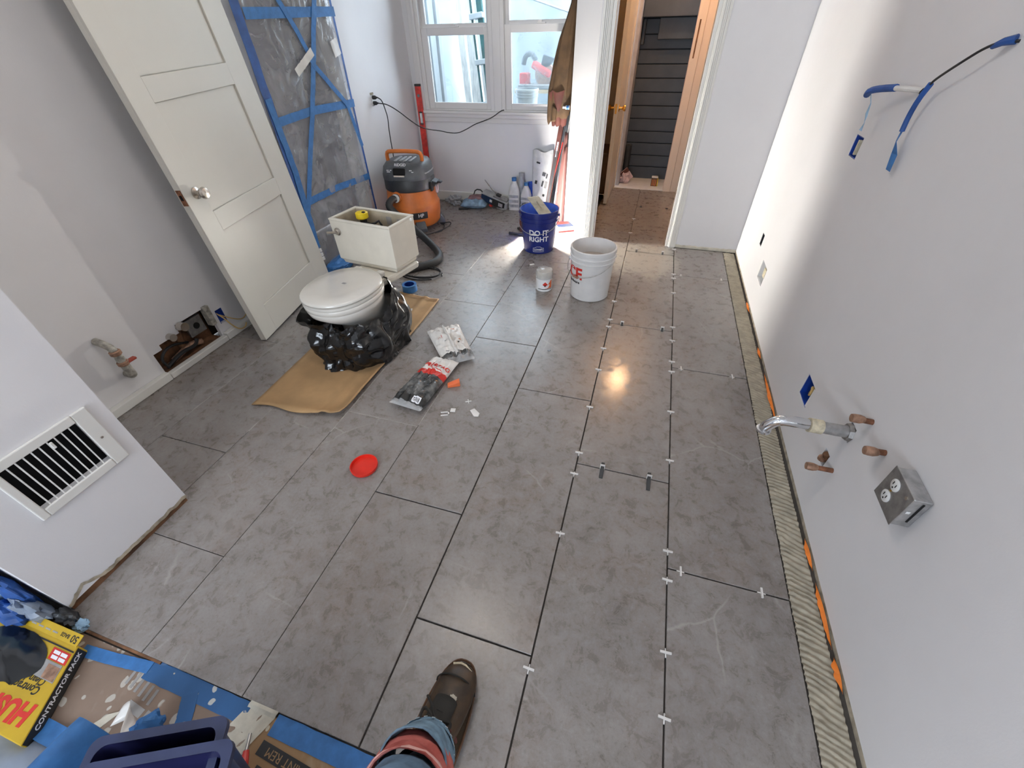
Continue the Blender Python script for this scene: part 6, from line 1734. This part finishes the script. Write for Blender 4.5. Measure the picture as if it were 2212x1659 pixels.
# navy trays nested, near the camera
t = thing('navy_tray', 'nested navy blue plastic trays standing by the tile edge', 'tray', (-0.925, -0.005, -0.007), rz=math.radians(25))
def tray(nm, x0, x1, y0, y1, z0, z1, e=0.006, draft=0.03):
    def rr(ax, ay, bx, by, z, r=0.02):
        pts = []
        for (cx_, cy_, a0) in ((bx - r, by - r, 0), (ax + r, by - r, PI / 2), (ax + r, ay + r, PI), (bx - r, ay + r, 3 * PI / 2)):
            for i in range(6): a = a0 + PI / 2 * i / 5; pts.append(V((cx_ + r * math.cos(a), cy_ + r * math.sin(a), z)))
        return pts
    d = draft
    out = [rr(x0 + d, y0 + d, x1 - d, y1 - d, z0), rr(x0, y0, x1, y1, z1 - 0.012), rr(x0 - 0.010, y0 - 0.010, x1 + 0.010, y1 + 0.010, z1 - 0.012), rr(x0 - 0.010, y0 - 0.010, x1 + 0.010, y1 + 0.010, z1), rr(x0 + e, y0 + e, x1 - e, y1 - e, z1)]
    inn = [rr(x0 + e, y0 + e, x1 - e, y1 - e, z1 - 0.001), rr(x0 + d + e, y0 + d + e, x1 - d - e, y1 - d - e, z0 + e)]
    MB().loft(out, cap=False).build(nm + '_rim', 'navy_rim', parent=t, smooth=40)
    mb = MB().loft(inn, cap=False); n_ = len(mb.v); mb.f.append([n_ - 24 + i for i in range(24)]); mb.build(nm + '_inside', 'navy_plastic', parent=t, smooth=40)


tray('upper_tray', -0.215, 0.020, -0.42, 0.012, 0.10, 0.345)
tray('lower_tray', -0.190, 0.060, -0.46, -0.035, 0.12, 0.375)
for sx in (-0.18, 0.02):
    for sy in (-0.38, -0.08):
        MB().tube([(sx, sy, 0.001), (sx, sy, 0.13)], 0.012, 8).build('support', 'navy_plastic', parent=t)
t = thing('red_handle_tool', 'red handled tool lying beside the navy trays', 'tool', (-0.985, -0.045, -0.0065), rz=math.radians(-55))
MB().tube([(-0.04, 0, 0.012), (0.0, 0.0, 0.014), (0.05, 0, 0.012)], [0.007, 0.012], 10, smooth=1).build('handle', 'red_plastic', parent=t)
MB().tube([(-0.075, 0.004, 0.010), (-0.04, 0, 0.012)], 0.004, 8).build('shank', 'steel_plate', parent=t)

# ================================================================== person: booted leg in jeans
PS = thing('person', 'person in paint stained jeans and a brown work boot, seen from above', 'person', (-0.56, 0.05, 0.0))


def leg_path(side):
    if side == 0:   # visible leg
        return [(V((0.0, 0.02, 0.09)), 0.060), (V((0.012, 0.012, 0.20)), 0.066), (V((0.036, -0.018, 0.33)), 0.074), (V((0.062, -0.058, 0.48)), 0.080), (V((0.085, -0.15, 0.62)), 0.084), (V((0.12, -0.30, 0.90)), 0.098)]
    return [(V((0.36, -0.40, 0.09)), 0.060), (V((0.36, -0.40, 0.25)), 0.066), (V((0.355, -0.39, 0.48)), 0.080), (V((0.345, -0.38, 0.65)), 0.088), (V((0.33, -0.36, 0.90)), 0.10)]


def circle(c, r, d, n=20, sq=1.0):
    d = d.normalized(); s = V((1, 0, 0)); s = (s - d * s.dot(d)).normalized(); u = d.cross(s)
    return [c + s * (r * math.cos(2 * PI * i / n)) + u * (r * sq * math.sin(2 * PI * i / n)) for i in range(n)]


# body of both legs, hips and trunk as one continuous surface (skin modifier)
me = bpy.data.meshes.new('body')
jt = []; ed = []; rad = []
def J(p, r, par=None):
    jt.append(V(p)); rad.append(r)
    if par is not None: ed.append((par, len(jt) - 1))
    return len(jt) - 1
pel = J((0.24, -0.36, 0.95), 0.13)
h1 = J((0.125, -0.32, 0.88), 0.095, pel); k1 = J((0.086, -0.115, 0.54), 0.064, h1); m1 = J((0.048, -0.035, 0.34), 0.050, k1); a1 = J((0.012, 0.035, 0.10), 0.040, m1)
h2 = J((0.34, -0.37, 0.88), 0.095, pel); k2 = J((0.355, -0.39, 0.50), 0.070, h2); a2 = J((0.36, -0.40, 0.10), 0.048, k2)
w1 = J((0.24, -0.38, 1.08), 0.125, pel); ch = J((0.24, -0.40, 1.32), 0.145, w1); nk = J((0.24, -0.40, 1.52), 0.06, ch); hdj = J((0.24, -0.38, 1.68), 0.095, nk)
me.from_pydata([tuple(p) for p in jt], ed, [])
me.materials.append(MAT['denim'])
bo = bpy.data.objects.new('body', me); COL.objects.link(bo); bo.parent = PS
bo.modifiers.new('skin', 'SKIN')
for i, sv in enumerate(me.skin_vertices[0].data): sv.radius = (rad[i], rad[i]); sv.use_root = (i == pel)
s_ = bo.modifiers.new('sub', 'SUBSURF'); s_.levels = 2; s_.render_levels = 2


def sleeve(nm, mt, p0, p1, r0, r1, z_wr=0.006, n=32, m_=14, seed=0, **kw):
    p0 = V(p0); p1 = V(p1); d = p1 - p0
    vs = []
    def f(u, v):
        c = p0 + d * v; r = lerp(r0, r1, v) + z_wr * n3(math.cos(u * 2 * PI) * 2, math.sin(u * 2 * PI) * 2, v * 5 + seed) + 0.4 * z_wr * math.sin(v * 20 + 3 * u * 6.28)
        return circle_pt(c, r, d, u)
    return MB().grid(f, n, m_, closeu=True).build(nm, mt, parent=PS, smooth=60, fixn=False, **kw)


def circle_pt(c, r, d, u):
    d = d.normalized(); s = V((1, 0, 0)); s = (s - d * s.dot(d)).normalized(); w_ = d.cross(s)
    return c + s * (r * math.cos(2 * PI * u)) + w_ * (r * math.sin(2 * PI * u))


sleeve('jean_hem', 'denim_pale', (0.018, 0.047, 0.150), (0.036, 0.008, 0.310), 0.066, 0.066, 0.004, seed=2, solid=0.003)
hm = sleeve('hem_band', 'denim_pale', (0.0178, 0.0475, 0.148), (0.0200, 0.0425, 0.168), 0.0685, 0.0688, 0.003, m_=4, seed=2)
hd3 = V((0.018, -0.039, 0.16))
for i in range(24):
    u = i / 24
    p = circle_pt(V((0.0184, 0.0460, 0.156)), 0.0702, hd3, u); q = circle_pt(V((0.0200, 0.0430, 0.169)), 0.0705, hd3, u + 0.012)
    MB().tube([p, q], 0.0011, 5).build('stitch', 'thread', parent=hm)
sleeve('red_lining', 'red_cloth', (0.030, 0.002, 0.240), (0.050, -0.042, 0.345), 0.080, 0.0815, 0.006, seed=7, solid=0.003)
sleeve('pink_patch', 'pink_cloth', (0.047, -0.036, 0.330), (0.0505, -0.0430, 0.348), 0.0820, 0.0825, 0.005, m_=4, seed=7)
sleeve('jean_leg', 'denim', (0.050, -0.040, 0.338), (0.088, -0.120, 0.56), 0.072, 0.088, 0.006, seed=9, solid=0.003)
# shirt over the trunk
MB().loft([circle(V((0.24, -0.37, 0.93)), 0.150, V((0, 0, 1)), 24, 0.75), circle(V((0.24, -0.38, 1.10)), 0.150, V((0, 0, 1)), 24, 0.75), circle(V((0.24, -0.40, 1.32)), 0.175, V((0, 0, 1)), 24, 0.70), circle(V((0.24, -0.40, 1.46)), 0.12, V((0, 0, 1)), 24, 0.7), circle(V((0.24, -0.40, 1.50)), 0.07, V((0, 0, 1)), 24, 0.9)]).build('shirt', 'shirt', parent=PS, smooth=60)


def boot(ox, oy, rz, vis=True):
    R_ = M.Translation((ox, oy, 0)) @ M.Rotation(rz, 4, 'Z')
    # sections along y: (y, half width, top z)
    secs = [(-0.085, 0.020, 0.10), (-0.078, 0.036, 0.15), (-0.04, 0.044, 0.165), (0.01, 0.045, 0.160), (0.05, 0.046, 0.128), (0.09, 0.050, 0.102), (0.13, 0.054, 0.084), (0.17, 0.055, 0.074), (0.205, 0.050, 0.068), (0.232, 0.038, 0.058), (0.246, 0.020, 0.042), (0.250, 0.006, 0.030)]
    rings = []
    for (y, hw_, tz) in secs:
        r = []
        for i in range(20):
            a = 2 * PI * i / 20; c, s = math.cos(a), math.sin(a)
            x = hw_ * math.copysign(abs(c) ** 0.75, c); z = 0.022 + (tz - 0.022) * (0.5 + 0.5 * math.copysign(abs(s) ** 0.8, s))
            x += 0.006 * max(0, (y - 0.05) / 0.2) * (1 if rz <= 0 else -1)
            r.append(R_ @ V((x, y, z)))
        rings.append(r)
    b = MB().loft(rings).build('boot', 'boot_leather', parent=PS, smooth=70)
    sp = []
    for i in range(36):
        a = 2 * PI * i / 36; c, s = math.cos(a), math.sin(a)
        hw_ = 0.052 if s < 0 else 0.060
        sp.append((hw_ * math.copysign(abs(c) ** 0.7, c) * (1 if s > -0.3 else 0.88), 0.083 + 0.174 * s))
    MB().prism(sp, 0.0005, 0.020, R_).build('sole', 'boot_sole', parent=b, smooth=30, bevel=0.003)
    MB().loft([[R_ @ V((0.0 + 0.047 * math.cos(a) * 0.98, -0.022 + 0.062 * math.sin(a), z)) for a in [2 * PI * i / 24 for i in range(24)]] for z in (0.10, 0.14, 0.165)], cap=False).build('boot_shaft', 'boot_leather', parent=b, smooth=60)
    # welt line and toe cap seam
    wl_ = [R_ @ V((0.064 * math.copysign(abs(math.cos(a)) ** 0.75, math.cos(a)), 0.083 + 0.176 * math.sin(a), 0.024)) for a in [PI * (-0.15 + 1.3 * i / 30) for i in range(31)]]
    MB().tube(wl_, 0.0035, 6).build('welt', 'boot_sole_edge', parent=b)
    MB().tube([R_ @ V((0.056 * math.cos(a), 0.190 + 0.018 * math.sin(a), 0.030 + 0.044 * math.sin(a))) for a in [PI * i / 16 for i in range(17)]], 0.0022, 6).build('toe_seam', 'lace', parent=b)
    MB().tube([R_ @ V((0.052 * math.cos(a), 0.088 + 0.012 * math.sin(a), 0.040 + 0.070 * math.sin(a))) for a in [PI * i / 16 for i in range(17)]], 0.004, 6).build('vamp_edge', 'maroon_cloth', parent=b)
    for k in range(4):
        y = 0.142 - 0.024 * k; z = lerp(0.086, 0.122, k / 3)
        MB().tube([R_ @ V((-0.026, y, z - 0.006)), R_ @ V((0.0, y + 0.006, z + 0.006)), R_ @ V((0.026, y - 0.004, z - 0.006))], 0.0036, 6, smooth=1).build('lace', 'lace', parent=b)
    MB().tube([R_ @ V((-0.01, 0.105, 0.108)), R_ @ V((-0.045, 0.12, 0.100)), R_ @ V((-0.038, 0.085, 0.112)), R_ @ V((0.0, 0.10, 0.118)), R_ @ V((0.040, 0.112, 0.104)), R_ @ V((0.034, 0.082, 0.116)), R_ @ V((0.0, 0.095, 0.118))], 0.0040, 6, smooth=2).build('lace_bow', 'lace', parent=b)
    MB().tube([R_ @ V((0.0, 0.10, 0.118)), R_ @ V((-0.03, 0.13, 0.096)), R_ @ V((-0.055, 0.145, 0.06))], 0.0035, 6, smooth=2).build('lace_end', 'lace', parent=b)
    MB().loft([[R_ @ V((0.030 * math.cos(q_), y_ + 0.010 * math.sin(q_), z_ + 0.006 * math.sin(q_))) for q_ in [2 * PI * i / 14 for i in range(14)]] for y_, z_ in ((0.15, 0.080), (0.11, 0.098), (0.07, 0.120))]).build('tongue', 'lace', parent=b)
    crumple('mortar_spot', 'mortar_pale', R_ @ V((0.014, 0.160, 0.078)), (0.010, 0.007, 0.003), 5, parent=b, nu=10, nv=6)
    MB().tube([R_ @ V((0.030, 0.233, 0.050)), R_ @ V((0.0, 0.2475, 0.044)), R_ @ V((-0.026, 0.236, 0.050))], 0.0030, 6, smooth=1).build('scuffed_toe', 'pale_plaster', parent=b)


boot(0.004, 0.018, math.radians(-3))
boot(0.36, -0.415, math.radians(-14), False)

# ================================================================== outside the window
MB().box((-4.2, YW + 0.13, -0.9), (-0.9, 9.0, -0.8)).build('floor_yard', 'concrete', kind='structure', smooth=0, label='pale concrete yard outside the window')
# white plastic sheeting hung across the yard
def yard(u, v):
    x = lerp(-3.6, -0.92, u); z = lerp(-0.8, 2.6, v)
    return (x, 7.0 + 0.06 * math.sin(x * 9) + 0.05 * n3(x * 3, z * 2), z)


MB().grid(yard, 60, 30).build('yard_sheeting', 'sheet_white', label='white sheeting hung across the yard behind the window', cat='plastic sheet', smooth=60, solid=0.004)
MB().box((-4.2, 7.3, -0.8), (-0.9, 7.4, 2.9)).build('wall_neighbour', 'exterior_white', kind='structure', smooth=0, label='pale neighbouring wall far outside')
# house wing with trimmed window, left
hw_ = MB().box((-3.9, 4.42, -0.8), (-2.95, 5.60, 2.6)).build('wall_wing', 'exterior_grey', kind='structure', smooth=0, label='blue grey side wall of the house outside')
w4 = MB().box((-2.95, 4.62, 0.60), (-2.915, 4.70, 2.3)).box((-2.95, 5.38, 0.60), (-2.915, 5.46, 2.3)).box((-2.95, 4.70, 0.60), (-2.89, 5.38, 0.68)).build('window_4', 'exterior_white', kind='structure', smooth=0, bevel=0.004, label='white framed side window outside')
MB().box((-2.949, 4.70, 0.68), (-2.935, 5.38, 1.36)).build('pane', 'exterior_grey', parent=w4, smooth=0)
MB().box((-2.949, 4.70, 1.40), (-2.935, 5.38, 2.3)).build('pane', 'glass_frost', parent=w4, smooth=0)
MB().box((-2.95, 5.46, -0.8), (-2.88, 5.60, 2.6)).build('trim_11', 'exterior_white', kind='structure', smooth=0, bevel=0.005, label='white corner board of the house wing')
MB().box((-2.95, 5.605, -0.8), (-2.85, 5.68, 2.6)).build('trim_12', 'exterior_white', kind='structure', smooth=0, bevel=0.005)
# boards leaning outside
for k, (x, y, wd_, mt_, lab) in enumerate(((-2.745, 5.95, 0.08, 'grey_board', 'narrow weathered board leaning nearest the white corner board'), (-2.640, 5.92, 0.12, 'grey_board', 'wide weathered board leaning in the middle of the yard stack'), (-2.520, 5.88, 0.09, 'grey_board', 'weathered board leaning beside the green ladder'))):
    m_ = M.Translation((x + 0.16, y, -0.8)) @ M.Rotation(math.radians(-5), 4, 'X') @ M.Rotation(math.radians(-5.5 + k), 4, 'Y')
    MB().box((-wd_ / 2, -0.012, 0), (wd_ / 2, 0.012, 2.9), m_).build('yard_board', mt_, smooth=0, bevel=0.003, label=lab, cat='board', group='boards leaning outside')
# green fibreglass stepladder
t = thing('step_ladder', 'green stepladder with white steps standing outside the window', 'ladder', (-2.13, 5.50, -0.8), rot=(math.radians(-5), math.radians(-7.0), 0))
MB().box((-0.065, -0.02, 0.0), (-0.040, 0.02, 2.75)).build('rail', 'green_frp', parent=t, smooth=0, bevel=0.004)
MB().box((0.012, -0.02, 0.0), (0.075, 0.02, 2.75)).build('rail', 'green_frp', parent=t, smooth=0, bevel=0.004)
for k in range(7):
    MB().box((-0.075, -0.05, 0.30 + 0.40 * k), (0.080, 0.03, 0.35 + 0.40 * k)).build('step', 'exterior_white', parent=t, smooth=0, bevel=0.006)
MB().box((-0.036, -0.028, 0.0), (-0.015, -0.0205, 2.75)).build('brace', 'alu', parent=t, smooth=0)
# saw on a plank bench, and a white pail, behind thin plastic
t = thing('plank_bench', 'pale plank bench outside under the red saw', 'bench', (-1.78, 6.35, -0.8))
MB().box((-0.36, -0.16, 1.56), (0.45, 0.16, 1.60)).build('plank', 'pale_wood', parent=t, smooth=0, bevel=0.003)
for sx in (-0.26, 0.35):
    for sy in (-0.12, 0.12):
        MB().box((sx - 0.03, sy - 0.03, 0.0), (sx + 0.03, sy + 0.03, 1.56)).build('leg', 'exterior_white', parent=t, smooth=0)
t = thing('mitre_saw', 'red power saw standing on the bench outside', 'saw', (-1.90, 6.33, 0.802))
MB().box((-0.20, -0.14, 0.0), (0.22, 0.14, 0.05)).build('base', 'steel_plate', parent=t, smooth=0, bevel=0.01)
MB().lathe([(0.0, -0.03), (0.12, -0.03), (0.13, 0.0), (0.12, 0.03), (0.0, 0.03)], 28, M.Translation((0.12, 0, 0.14)) @ M.Rotation(PI / 2, 4, 'X')).build('blade_guard', 'copper_pale', parent=t)
MB().box((-0.14, -0.06, 0.17), (0.12, 0.06, 0.25), M.Rotation(math.radians(25), 4, 'Y')).build('motor', 'red_plastic', parent=t, smooth=0, bevel=0.02)
MB().tube([(-0.16, 0, 0.24), (-0.13, 0, 0.34), (-0.05, 0, 0.35), (0.0, 0, 0.28)], 0.03, 12, smooth=2).build('handle', 'exterior_grey', parent=t)
MB().box((-0.20, -0.05, 0.02), (-0.08, 0.05, 0.16)).build('fence', 'red_plastic', parent=t, smooth=0, bevel=0.01)
MB().prism([(0.06, 0.20), (0.18, 0.22), (0.24, 0.30), (0.10, 0.34)], -0.03, 0.03, M.Rotation(PI / 2, 4, 'X')).build('dust_chute', 'exterior_grey', parent=t, smooth=0, bevel=0.006)
pail('yard_bucket', 'white bucket standing outside the right hand window', (-1.83, 5.66, 0.54), 0.115, 0.130, 0.32, 'exterior_white', 'exterior_white')
MB().box((-2.05, 5.45, -0.8), (-1.45, 5.88, 0.535)).build('yard_crate', 'sheet_white', smooth=0, bevel=0.01, label='white covered crate under the yard bucket', cat='crate')


def haze(u, v):
    x = lerp(-2.20, -0.93, u); z = lerp(0.30, lerp(1.72, 1.36, u), v)
    return (x, 6.02 + 0.04 * math.sin(x * 11 + z) + 0.03 * n3(x * 4, z * 3), z)


MB().grid(haze, 30, 30).build('thin_film', 'haze_sheet', label='thin clear film hanging before the red saw outside', cat='plastic film', smooth=60)
MB().tube([(-2.22, 6.0, 1.73), (-0.93, 6.0, 1.37)], 0.010, 8).build('sheet_batten', 'exterior_white', smooth=40, label='white batten slanting along the top of the yard film', cat='batten')
